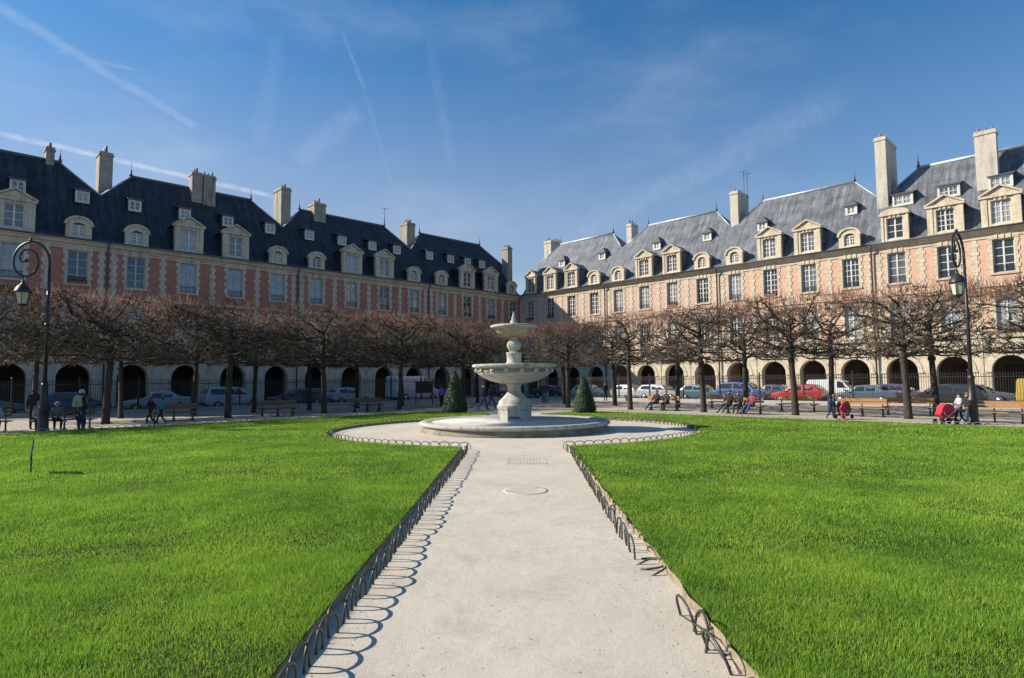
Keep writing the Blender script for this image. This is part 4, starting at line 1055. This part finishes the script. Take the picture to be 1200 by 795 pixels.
def car(kind, pname, pcol, label, side, t, D, flip=False, rz=0):
    key = (kind,pname)
    if key not in PR:
        M[pname] = M.get(pname) or paint(pname, pcol); PR[key] = car_proto(kind, M[pname])
    parts, wheels = PR[key]
    root = thing('parked_car' if kind not in('van','bigvan') else 'parked_van', label, 'car' if kind not in('van','bigvan') else 'van', SF(side,t,D,-.008), ROT[side]+(PI if flip else 0)+rz, 'vehicles parked round the square')
    for nm, me, _ in parts: link(nm, me, root)
    for x,y,z,s,ty,ri in wheels:
        w = link('wheel', ty, root, (x,y,z), (-s*PI/2,0,0)); link('rim', ri, w)
car('hatch','mid_blue_paint',(.035,.08,.20),'blue hatchback behind the man with the backpack','l',52.2,8.6)
car('hatch','teal_blue_paint',(.06,.16,.22),'dark blue hatchback at the far left edge behind the railing','l',57.0,8.6)
car('saloon','silver_paint',(.46,.49,.54),'long silver saloon parked in shade behind the teal clad child','l',47.3,8.6,True)
car('mpv','ice_blue_paint',(.55,.64,.72),'pale blue people carrier between two shaded lime trunks','l',41.9,8.6)
car('estate','graphite_paint',(.10,.11,.13),'dark grey estate car behind the brown bench in shade','l',36.4,8.6,True)
car('hatch','pearl_paint',(.64,.65,.67),'silver white hatchback in shade left of the dark bench','l',31.4,8.6)
car('bigvan','white_van_paint',(.62,.66,.70),'tall white delivery van parked by the shaded arcade','l',23.2,7.2)
car('hatch','mid_blue_paint',(.035,.08,.20),'small blue car seen under the lower fountain bowl at its left','l',11.2,8.2)
car('saloon','navy_paint',(.03,.045,.09),'dark saloon seen just right of the fountain column','r',12.6,8.0)
car('hatch','white_paint_car',(.70,.71,.72),'white hatchback just right of the rounder yew cone','r',18.9,9.0)
car('hatch','pearl_paint',(.64,.65,.67),'silver white hatchback behind a lone standing person','r',23.1,9.0,True)
car('estate','silver_paint',(.46,.49,.54),'silver estate car behind the couple on the bench','r',27.5,9.0)
car('hatch','teal_blue_paint',(.06,.16,.22),'dark teal hatchback left of the blue people carrier','r',31.7,9.0)
car('mpv','bright_blue_paint',(.045,.10,.30),'bright blue people carrier behind the group with stretched legs','r',35.6,9.0)
car('saloon','navy_paint',(.03,.045,.09),'navy saloon half hidden between blue people carrier and red car','r',36.9,4.8)
car('hatch','red_paint',(.48,.025,.03),'bright red car behind the orange bench','r',40.2,9.0,True)
car('van','white_paint_car',(.70,.71,.72),'small white panel van parked close to the sunlit arcade','r',41.7,4.8)
car('saloon','steel_blue_paint',(.09,.13,.17),'dark steel blue saloon in front of the white panel van','r',45.0,9.0,True)
car('hatch','purple_paint',(.10,.065,.15),'small purple car left of the dark estate','r',46.3,4.8)
car('estate','black_paint',(.025,.028,.032),'black estate car behind the right lamp and red pram','r',50.0,9.0,True)
car('saloon','graphite_paint',(.10,.11,.13),'dark grey saloon by the arcade right of the right lamp','r',51.2,4.8)
car('van','yellow_paint',(.48,.34,.07),'yellow van at the right edge behind the railing','r',56.1,8.8)

# ------------------------------------------------------------------ people
def body_mesh(nodes, edges, mats_of, mats, extra=None):
    me = bpy.data.meshes.new('person_cage'); names = list(nodes)
    me.from_pydata([nodes[n][0] for n in names], [(names.index(a),names.index(b_)) for a,b_ in edges], [])
    o = bpy.data.objects.new('person_cage', me); COL.objects.link(o)
    o.modifiers.new('s','SKIN').use_smooth_shade = True
    sd = o.modifiers.new('d','SUBSURF'); sd.levels = 1; sd.render_levels = 1
    for i,n in enumerate(names):
        r = nodes[n][1]; me.skin_vertices[0].data[i].radius = r if hasattr(r,'__len__') else (r,r)
        me.skin_vertices[0].data[i].use_root = (n == 'pelvis')
    dg = bpy.context.evaluated_depsgraph_get(); dg.update()
    m2 = bpy.data.meshes.new_from_object(o.evaluated_get(dg))
    bpy.data.objects.remove(o); bpy.data.meshes.remove(me)
    b = MB(); b.v = [tuple(v.co) for v in m2.vertices]
    P = {n: Vector(nodes[n][0]) for n in names}
    for f in m2.polygons:
        c = f.center; best = None
        for a,b_ in edges:
            A,B = P[a],P[b_]; ab = B-A; k = max(0,min(1,(c-A).dot(ab)/max(1e-9,ab.length_squared)))
            d = (c-(A+ab*k)).length - .5*(max(nodes[a][1]) if hasattr(nodes[a][1],'__len__') else nodes[a][1])
            if best is None or d < best[0]: best = (d,(a,b_))
        b.f.append(tuple(f.vertices)); b.m.append(mats_of(*best[1])); b.sm.append(True)
    bpy.data.meshes.remove(m2)
    if extra: extra(b)
    me = bpy.data.meshes.new('person'); me.from_pydata(b.v,[],b.f)
    for x in mats: me.materials.append(x)
    me.polygons.foreach_set('material_index', b.m); me.polygons.foreach_set('use_smooth', b.sm); me.update()
    return me
CL = {}
def C_(c):
    if c not in CL: CL[c] = cloth('cloth_%02d' % len(CL), c)
    return CL[c]
def person(label, x, y, facing, pose='stand', h=1.72, top=(.03,.03,.04), legs=(.03,.035,.06), shoes=(.02,.02,.02), hair=(.06,.04,.03), zs=0.0, hat=None, bulk=1.08, cat='person'):
    """facing: direction the person looks towards, radians from +x"""
    k = h/1.75
    J = {'pelvis':((0,0,.94),(.155,.115)),'spine':((0,0,1.13),(.15,.11)),'chest':((0,.0,1.33),(.175,.12)),'neck':((0,.0,1.485),.06),'jaw':((0,.03,1.565),.078),'crown':((0,.015,1.675),.088),
         'shr':((.17,0,1.42),.072),'elr':((.235,-.02,1.15),.052),'wrr':((.25,.06,.92),.036),'hdr':((.25,.09,.84),.04),
         'shl':((-.17,0,1.42),.072),'ell':((-.235,-.02,1.15),.052),'wrl':((-.25,.06,.92),.036),'hdl':((-.25,.09,.84),.04),
         'hir':((.09,0,.90),.095),'knr':((.10,.02,.50),.068),'anr':((.10,-.01,.09),.045),'tor':((.115,.15,.045),.038),
         'hil':((-.09,0,.90),.095),'knl':((-.10,.02,.50),.068),'anl':((-.10,-.01,.09),.045),'tol':((-.115,.15,.045),.038)}
    def mv(n,p): J[n] = (p, J[n][1])
    if pose == 'walk':
        mv('knr',(.09,.22,.52)); mv('anr',(.09,.30,.11)); mv('tor',(.10,.45,.08)); mv('knl',(-.09,-.08,.50)); mv('anl',(-.09,-.36,.16)); mv('tol',(-.10,-.24,.05))
        mv('elr',(.23,-.14,1.17)); mv('wrr',(.24,-.12,.93)); mv('hdr',(.24,-.09,.85)); mv('ell',(-.23,.10,1.16)); mv('wrl',(-.22,.28,1.0)); mv('hdl',(-.21,.35,.98))
    elif pose in ('sit','lounge'):
        dz = -.42
        for n in ('pelvis','spine','chest','neck','jaw','crown','shr','shl'): p = J[n][0]; mv(n,(p[0],p[1]+(p[2]-.94)*(.12 if pose=='sit' else -.06),p[2]+dz))
        ext = .0 if pose == 'sit' else .38
        for s,q in ((1,'r'),(-1,'l')):
            mv('hi'+q,(s*.10,.04,.50)); mv('kn'+q,(s*.13,.45,.50+.0*ext)); mv('an'+q,(s*(.13 if s>0 else .10),.47+ext*(1 if s>0 else .6),.10)); mv('to'+q,(s*.13,.62+ext*(1 if s>0 else .6),.06+.08*(ext>0)))
            mv('el'+q,(s*.25,.10,.74)); mv('wr'+q,(s*.14,.32,.66)); mv('hd'+q,(s*.09,.40,.64))
    elif pose == 'bend':
        mv('spine',(0,.10,1.08)); mv('chest',(0,.28,1.20)); mv('neck',(0,.42,1.27)); mv('jaw',(0,.49,1.31)); mv('crown',(0,.57,1.39))
        for s,q in ((1,'r'),(-1,'l')):
            mv('sh'+q,(s*.17,.36,1.22)); mv('el'+q,(s*.22,.44,.95)); mv('wr'+q,(s*.17,.60,.80)); mv('hd'+q,(s*.15,.66,.75)); mv('kn'+q,(s*.1,.08,.5))
    elif pose == 'push':
        for s,q in ((1,'r'),(-1,'l')): mv('el'+q,(s*.23,.10,1.12)); mv('wr'+q,(s*.2,.36,1.06)); mv('hd'+q,(s*.19,.44,1.05))
        mv('knr',(.09,.16,.51)); mv('anr',(.09,.2,.1)); mv('tor',(.10,.35,.06)); mv('anl',(-.09,-.25,.13)); mv('tol',(-.10,-.12,.05))
    for n in J:
        p,r = J[n]
        if n in ('spine','chest','pelvis','shr','shl','elr','ell') : r = tuple(v*bulk for v in r) if hasattr(r,'__len__') else r*bulk
        J[n] = (tuple(v*k for v in p), tuple(v*k for v in r) if hasattr(r,'__len__') else (r*k,r*k))
    E = [('pelvis','spine'),('spine','chest'),('chest','neck'),('neck','jaw'),('jaw','crown')]
    for q in 'rl': E += [('chest','sh'+q),('sh'+q,'el'+q),('el'+q,'wr'+q),('wr'+q,'hd'+q),('pelvis','hi'+q),('hi'+q,'kn'+q),('kn'+q,'an'+q),('an'+q,'to'+q)]
    def mo(a,b_):
        if b_ in ('jaw','crown','hdr','hdl') : return 0
        if b_[:2] in ('hi','kn','an'): return 2
        if b_[:2] == 'to': return 3
        return 1
    up = (Vector(J['crown'][0])-Vector(J['jaw'][0])).normalized(); hc = (Vector(J['crown'][0])+Vector(J['jaw'][0]))/2
    fw = Vector((1,0,0)).cross(up)*-1
    if fw.y < 0: fw = -fw
    def extra(b):
        b.cbox(hc+fw*.098*k-up*.012*k, (.026*k,.03*k,.045*k), 0, taper=.6)
        for s in (-1,1):
            b.ball(hc+fw*.082*k+Vector((s*.034*k,0,0))+up*.018*k, .011*k, 4, 6, 4); b.ball(hc+Vector((s*.092*k,0,0))-up*.005*k, .024*k, 0, 6, 4, (.4,.8,1.2))
        b.cbox(hc+fw*.086*k-up*.052*k, (.045*k,.012*k,.01*k), 5)
        for q,s in (('r',1),('l',-1)):
            w = Vector(J['wr'+q][0]); hd = Vector(J['hd'+q][0]); d = (hd-w).normalized(); sd_ = d.cross(Vector((0,1,0)));
            if sd_.length < .2: sd_ = d.cross(Vector((1,0,0)))
            sd_.normalize(); cu = d.cross(sd_).normalized()
            for i,ln in enumerate((.062,.075,.070,.055)):
                p0_ = hd + sd_*((i-1.5)*.019*k) + d*.01*k
                b.tube([p0_, p0_+d*ln*.6*k, p0_+d*ln*k+cu*.02*k], [.009*k,.0085*k,.006*k], 5, 0)
            p0_ = hd - sd_*.032*k - d*.015*k; b.tube([p0_, p0_-sd_*.02*k+d*.03*k, p0_-sd_*.02*k+d*.055*k], [.010*k,.009*k,.007*k], 5, 0)
    me = body_mesh(J, E, mo, [M['skin'], C_(top), C_(legs), C_(shoes), M['eye'], M['lips']], extra)
    o = link('person', me, None, (x,y,zs-.028), (0,0,facing-PI/2)); tag(o, label, cat, 'people in the garden')
    q = MB(); hm = hair if hat is None else hat
    cvs = []; n_, m_ = 10, 6
    for i in range(m_+1):
        th = PI*.62*i/m_
        for j in range(n_):
            a = 2*PI*j/n_; rr_ = .112*k*(1+.03*math.sin(3*a+i))
            front = max(0,math.sin(a))
            z = math.cos(th*(1-.42*front)); s_ = math.sin(th*(1-.42*front))
            cvs.append(hc+up*(.03*k+rr_*1.02*z)+Vector((1,0,0))*(rr_*.93*s_*math.cos(a))+fw*(rr_*1.0*s_*math.sin(a)-.012*k))
    q.add(cvs, [(i*n_+j,i*n_+(j+1)%n_,(i+1)*n_+(j+1)%n_,(i+1)*n_+j) for i in range(m_) for j in range(n_)], 0, True)
    q.build('hair' if hat is None else 'woolly_hat', C_(hm), o)
    return o
M['lips'] = mat('lips', (.36,.12,.10), .5)
def L_(t,D): p = SF('l',t,D); return p.x,p.y
def R_(t,D): p = SF('r',t,D); return p.x,p.y
nl = math.atan2(NL.y,NL.x); nr = math.atan2(NR.y,NR.x)          # facing away from each facade
BLK=(.018,.018,.022); NAVY=(.02,.03,.07); JEAN=(.05,.09,.20); GREY=(.16,.16,.17); WHT=(.6,.6,.58); BRN=(.06,.04,.03); BLOND=(.38,.26,.12)
bx_,by_ = L_(57.75,24.95); person('person seated at the far left in a blue and white jacket with pale hair', bx_, by_, nl, 'sit', 1.66, (.30,.36,.46), NAVY, BLK, (.45,.40,.33))
bx_,by_ = L_(58.75,24.95); person('person in a dull red jacket seated at the very left edge', bx_, by_, nl, 'sit', 1.66, (.30,.05,.05), BLK, BLK, (.30,.27,.24))
person('tall person in dark coat standing with back turned left of the lamp', -21.55, 27.9, 1.9, 'stand', 1.86, BLK, BLK, BLK, BRN, bulk=1.2)
person('child in a pink hat and grey jacket standing left of the lamp', -20.65, 27.0, 2.2, 'stand', 1.32, (.22,.17,.22), NAVY, BLK, hat=(.40,.10,.26), bulk=1.15)
bx_,by_ = L_(55.75,25.95); person('white haired person in dark jacket sitting bent forward, nearer to the left lamp', bx_, by_, nl, 'sit', 1.66, (.16,.16,.17), BLK, WHT, (.66,.65,.62))
bx_,by_ = L_(56.35,25.95); person('person in a light grey coat seated on the bench half behind the left lamp', bx_, by_, nl, 'sit', 1.62, (.34,.33,.32), BLK, BLK, (.30,.26,.22))
bx_,by_ = L_(54.9,25.95); person('grey haired person in black sitting next to the standing backpacker', bx_, by_, nl, 'sit', 1.68, (.07,.07,.075), BLK, WHT, (.58,.56,.53))
person('grey haired man in black standing with feet apart and a pack on his back', -18.75, 26.95, 1.2, 'stand', 1.80, BLK, NAVY, BLK, (.40,.40,.40), bulk=1.15)
root = thing('backpack', 'beige backpack worn by the grey haired man in black', 'backpack', (-18.80,26.73,-.028), 1.2-PI/2)
q = MB(); q.cbox((0,.02,1.28),(.34,.2,.46),0,taper=.82); q.ball((0,.02,1.46),.15,0,8,6,(1,.7,.7)); q.build('pack_body', C_((.42,.37,.27)), root)
q = MB(); q.cbox((0,-.1,1.20),(.24,.09,.22),0,taper=.9); q.build('front_pocket', C_((.36,.31,.22)), root)
for s in (-1,1): q = MB(); q.tube([(s*.11,.1,1.46),(s*.13,.24,1.5),(s*.14,.33,1.4),(s*.15,.32,1.2),(s*.16,.12,1.12)], .02, 6); q.build('strap', C_((.42,.37,.27)), root)
person('dark haired child in black walking left under the shaded limes', -17.35, 29.7, PI, 'walk', 1.42, BLK, BLK, BLK, (.10,.07,.05))
person('child in a teal jacket walking under the shaded limes', -17.0, 30.0, PI+.2, 'walk', 1.36, (.03,.22,.28), BLK, BLK, (.09,.06,.04), bulk=1.2)
person('person in a bright purple jacket with back turned left of the tall yew', -5.3, 46.3, 1.4, 'stand', 1.72, (.20,.10,.46), BLK, BLK, BRN, bulk=1.18)
person('blonde person in jeans walking arm in arm left of the fountain', -2.0, 42.4, .35, 'walk', 1.68, (.06,.035,.05), JEAN, BLK, (.62,.52,.36))
person('tall person in a black coat walking beside the blonde one', -1.5, 42.7, .35, 'walk', 1.78, BLK, (.03,.045,.09), (.10,.05,.03), BRN, bulk=1.15)
person('lone person in dark clothes standing by the white hatchbacks', 8.75, 58.3, -1.5, 'stand', 1.74, BLK, NAVY, BLK, BRN)
bx_,by_ = R_(37.6,25.95); person('person in black seated on a bench, left one of the pair', bx_, by_, nr-.3, 'lounge', 1.72, BLK, NAVY, WHT, BRN, bulk=1.15)
bx_,by_ = R_(38.35,25.95); person('grey haired person in a dark coat seated on a bench, right one of the pair', bx_, by_, nr, 'sit', 1.70, (.05,.045,.045), BLK, BLK, (.36,.34,.32), bulk=1.15)
bx_,by_ = R_(42.9,26.75); person('person in dark jacket leaning back on the bench with legs stretched', bx_, by_, nr-.2, 'lounge', 1.78, BLK, (.05,.06,.08), BLK, BRN, bulk=1.15)
bx_,by_ = R_(43.5,26.75); person('person in black seated in the middle of the three on the bench', bx_, by_, nr, 'sit', 1.72, (.03,.03,.035), BLK, BLK, (.13,.08,.05), bulk=1.1)
bx_,by_ = R_(44.25,26.75); person('blond person in a maroon top and jeans on the bench', bx_, by_, nr-.25, 'lounge', 1.70, (.24,.05,.07), JEAN, BLK, BLOND)
person('child in navy standing next to the red pushchair', 15.35, 30.0, 0.1, 'push', 1.16, NAVY, NAVY, BLK, BRN)
person('red haired child in dark blue beside the red pushchair', 15.65, 30.2, -.3, 'stand', 1.2, (.03,.05,.12), NAVY, BLK, (.28,.10,.04))
person('small child in a red coat walking in front of the red pushchair', 15.1, 28.4, -.6, 'walk', .92, (.50,.04,.05), (.42,.07,.08), BLK, BLOND, bulk=1.3)
bx_,by_ = R_(54.15,26.95); person('person in black jacket and jeans sitting on the bench end beside the right lamp', bx_, by_, nr-.3, 'sit', 1.72, BLK, JEAN, BLK, (.20,.12,.07), bulk=1.12)
person('child in a pale grey top behind the red pram at the right lamp', 18.95, 26.3, PI, 'push', 1.3, (.45,.44,.44), BLK, BLK, BRN)

# prams
def pram(label, x, y, rz, colr):
    root = thing('pushchair', label, 'pushchair', (x,y,-.028), rz, 'red pushchairs'); root.scale = (.86,.86,.86)
    q = MB(); n = 8
    q.prismy([(.36,.62)]+[(.02+.36*math.cos(a),.62+.40*math.sin(a)) for a in [PI*.12+PI*.78*i/n for i in range(n+1)]]+[(-.30,.62)], -.2, .2); q.build('hood', C_(colr), root)
    q = MB(); q.prismy([(-.34,.60),(.40,.62),(.46,.50),(.30,.34),(-.22,.36)], -.19, .19); q.build('seat', C_(tuple(v*.8 for v in colr)), root)
    q = MB()
    for s in (-.22,.22):
        q.tube([(-.62,s,1.0),(-.45,s,.86),(.38,s,.16)], .017, 6); q.tube([(-.34,s,.14),(.30,s,.56)], .015, 6)
    q.tube([(-.62,-.22,1.0),(-.62,.22,1.0)], .02, 6); q.build('frame', M['chrome'], root)
    for wx in (-.34,.40):
        for s in (-.24,.24):
            w = MB(); w.lathe([(.03,-.025),(.13,-.025),(.145,0),(.13,.025),(.03,.025)],14,0); link('wheel', w.mesh('wheel',M['rubber']), root, (wx,s,.145), (PI/2,0,0))
    q = MB(); q.box(-.3,.25,-.17,.17,.20,.32); q.build('basket', C_(BLK), root)
pram('red hooded pram on thin wheels left of the right lamp', 18.3, 26.2, PI+.1, (.50,.03,.06))
pram('dark red pushchair parked by the small child in red', 16.05, 30.1, .5, (.33,.03,.045))

# a few pigeons near the far gravel
def pigeon(label, x, y, rz):
    root = thing('pigeon', label, 'pigeon', (x,y,-.028), rz, 'pigeons on the far gravel')
    q = MB(); q.tube([(-.20,0,.13),(-.10,0,.14),(0,0,.16),(.09,0,.19),(.12,0,.25),(.14,0,.29),(.17,0,.285)], [.015,.04,.07,.06,.035,.032,.008], 8)
    for s in (-1,1): q.tube([(.02,s*.025,.1),(.02,s*.03,.0),(.06,s*.035,.005)], .007, 4)
    q.build('body', C_((.14,.14,.16)), root)
pigeon('grey pigeon on the gravel right of the fountain', 2.2, 46.0, 2.0)
pigeon('grey pigeon on the gravel left of the fountain by the couple', -2.9, 43.2, .4)

# ------------------------------------------------------------------ sky, sun
EL, AZ = R(31), R(96)                        # sun to the left, slightly behind the far side
to_sun = Vector((-math.cos(EL)*math.cos(R(5)), math.cos(EL)*math.sin(R(5)), math.sin(EL)))
w = bpy.data.worlds.new('World'); sc.world = w; w.use_nodes = True; nt = w.node_tree
bg = nt.nodes['Background']; sky = N(nt,'ShaderNodeTexSky'); sky.sky_type = 'NISHITA'; sky.sun_disc = False
sky.sun_elevation = EL; sky.sun_rotation = math.atan2(to_sun.x, to_sun.y); sky.air_density = 1.0; sky.dust_density = .35; sky.ozone_density = 2.6; sky.altitude = 50
tc = N(nt,'ShaderNodeTexCoord'); G = tc.outputs['Generated']
def vmath(op, a, b_=None):
    n = N(nt,'ShaderNodeVectorMath', operation=op)
    for i,v in enumerate((a,b_)):
        if v is None: continue
        if hasattr(v,'links'): nt.links.new(v, n.inputs[i])
        else: n.inputs[i].default_value = v
    return n.outputs['Value'] if op in ('DOT_PRODUCT','LENGTH') else n.outputs['Vector']
def fmath(op, a, b_=None, clamp=False):
    n = N(nt,'ShaderNodeMath', operation=op, use_clamp=clamp)
    for i,v in enumerate((a,b_)):
        if v is None: continue
        if hasattr(v,'links'): nt.links.new(v, n.inputs[i])
        else: n.inputs[i].default_value = v
    return n.outputs[0]
def mrange(v, a, b_, c, d):
    n = N(nt,'ShaderNodeMapRange'); n.interpolation_type = 'SMOOTHSTEP'; nt.links.new(v, n.inputs[0])
    for i,q in enumerate((a,b_,c,d)): n.inputs[1+i].default_value = q
    return n.outputs[0]
# thin contrails: great-circle bands between two sky directions
def contrail(a, b_, width, strength, seed, soft=1.0):
    A, B = Vector(a).normalized(), Vector(b_).normalized(); n = A.cross(B).normalized(); mid = (A+B).normalized()
    half = math.acos(max(-1,min(1,A.dot(B))))/2; tang = n.cross(mid)
    nz = noise(nt, G, 9+seed, 5, .7)
    d = fmath('ABSOLUTE', fmath('ADD', vmath('DOT_PRODUCT', G, tuple(n)), fmath('MULTIPLY', fmath('SUBTRACT', nz, .5), width*1.4)))
    band = mrange(d, width*.1, width, 1, 0)
    al = fmath('ABSOLUTE', vmath('DOT_PRODUCT', G, tuple(tang)))
    ends = mrange(al, math.sin(half)*.75, math.sin(half)*1.02, 1, 0)
    fr = mrange(vmath('DOT_PRODUCT', G, tuple(mid)), .2, .5, 0, 1)
    tx = mrange(noise(nt, G, 30+seed*3, 6, .75), .3, .62, .35, 1)
    return fmath('MULTIPLY', fmath('MULTIPLY', fmath('MULTIPLY', band, ends), fmath('MULTIPLY', tx, fr)), strength)
trails = [contrail((-0.6017,0.6663,0.4404),(-0.4200,0.8391,0.3457),0.009,0.16,1),
          contrail((-0.6283,0.7162,0.3038),(-0.3349,0.9023,0.2716),0.0055,0.45,2),
          contrail((-0.2378,0.8335,0.4987),(-0.2125,0.8800,0.4247),0.005,0.09,3),
          contrail((-0.2152,0.8754,0.4328),(-0.1674,0.9553,0.2436),0.005,0.045,4),
          contrail((-0.1224,0.8295,0.5449),(-0.0885,0.9451,0.3147),0.012,0.05,5),
          contrail((-0.5606,0.7221,0.4053),(-0.4803,0.7778,0.4055),0.0035,0.12,6),
          contrail((-0.3191,0.8913,0.3221),(-0.2182,0.8888,0.4029),0.026,0.09,7),
          contrail((0.0560,0.9762,0.2094),(0.4676,0.7948,0.3868),0.035,0.09,8),
          contrail((-0.3104,0.8100,0.4975),(-0.3670,0.8698,0.3299),0.02,0.05,9)]
tot = trails[0]
for t_ in trails[1:]: tot = fmath('MAXIMUM', tot, t_)
mp = N(nt,'ShaderNodeMapping'); mp.inputs['Scale'].default_value = (1.2,1.2,3.4); mp.inputs['Rotation'].default_value = (0,.35,.3); nt.links.new(G, mp.inputs['Vector'])
ci = mrange(noise(nt, mp.outputs[0], 1.6, 8, .58), .46, .92, 0, .34)
tot = fmath('MAXIMUM', tot, ci)
tint = rgbmix(nt, 1.0, sky.outputs[0], (.40,.98,1.28), 'MULTIPLY')
sz_ = N(nt,'ShaderNodeSeparateXYZ'); nt.links.new(G, sz_.inputs[0])
hz = fmath('MULTIPLY', mrange(sz_.outputs['Z'], .10, .54, 1, 0), mrange(sz_.outputs['X'], -.7, .8, .74, .34))
tint = rgbmix(nt, hz, tint, (4.5,4.45,4.9))
skyc = rgbmix(nt, tot, tint, (7.4,8.0,8.6))
nt.links.new(skyc, bg.inputs['Color']); bg.inputs['Strength'].default_value = .075
sl = bpy.data.lights.new('sun','SUN'); sl.energy = 5.0; sl.angle = R(.53); sl.color = (1.0,.91,.78)
so = bpy.data.objects.new('sun', sl); COL.objects.link(so); so.rotation_euler = (-to_sun).to_track_quat('-Z','Y').to_euler()

# ------------------------------------------------------------------ camera
cam = bpy.data.cameras.new('camera'); co = bpy.data.objects.new('camera', cam); COL.objects.link(co)
cam.sensor_width = 36; cam.lens = 722.65/1200*36; cam.clip_end = 2000; cam.clip_start = .1
co.matrix_world = Matrix.Translation((0,0,2.0)) @ Matrix.Rotation(PI/2+.06678,4,'X') @ Matrix.Rotation(-.00898,4,'Z')
sc.camera = co
vs = sc.view_settings; vs.view_transform = 'Standard'; vs.look = 'None'; vs.exposure = .6; vs.gamma = 1; vs.use_curve_mapping = False
sc.cycles.max_bounces = 5; sc.cycles.diffuse_bounces = 2; sc.cycles.transmission_bounces = 2; sc.cycles.glossy_bounces = 2; sc.cycles.use_denoising = True
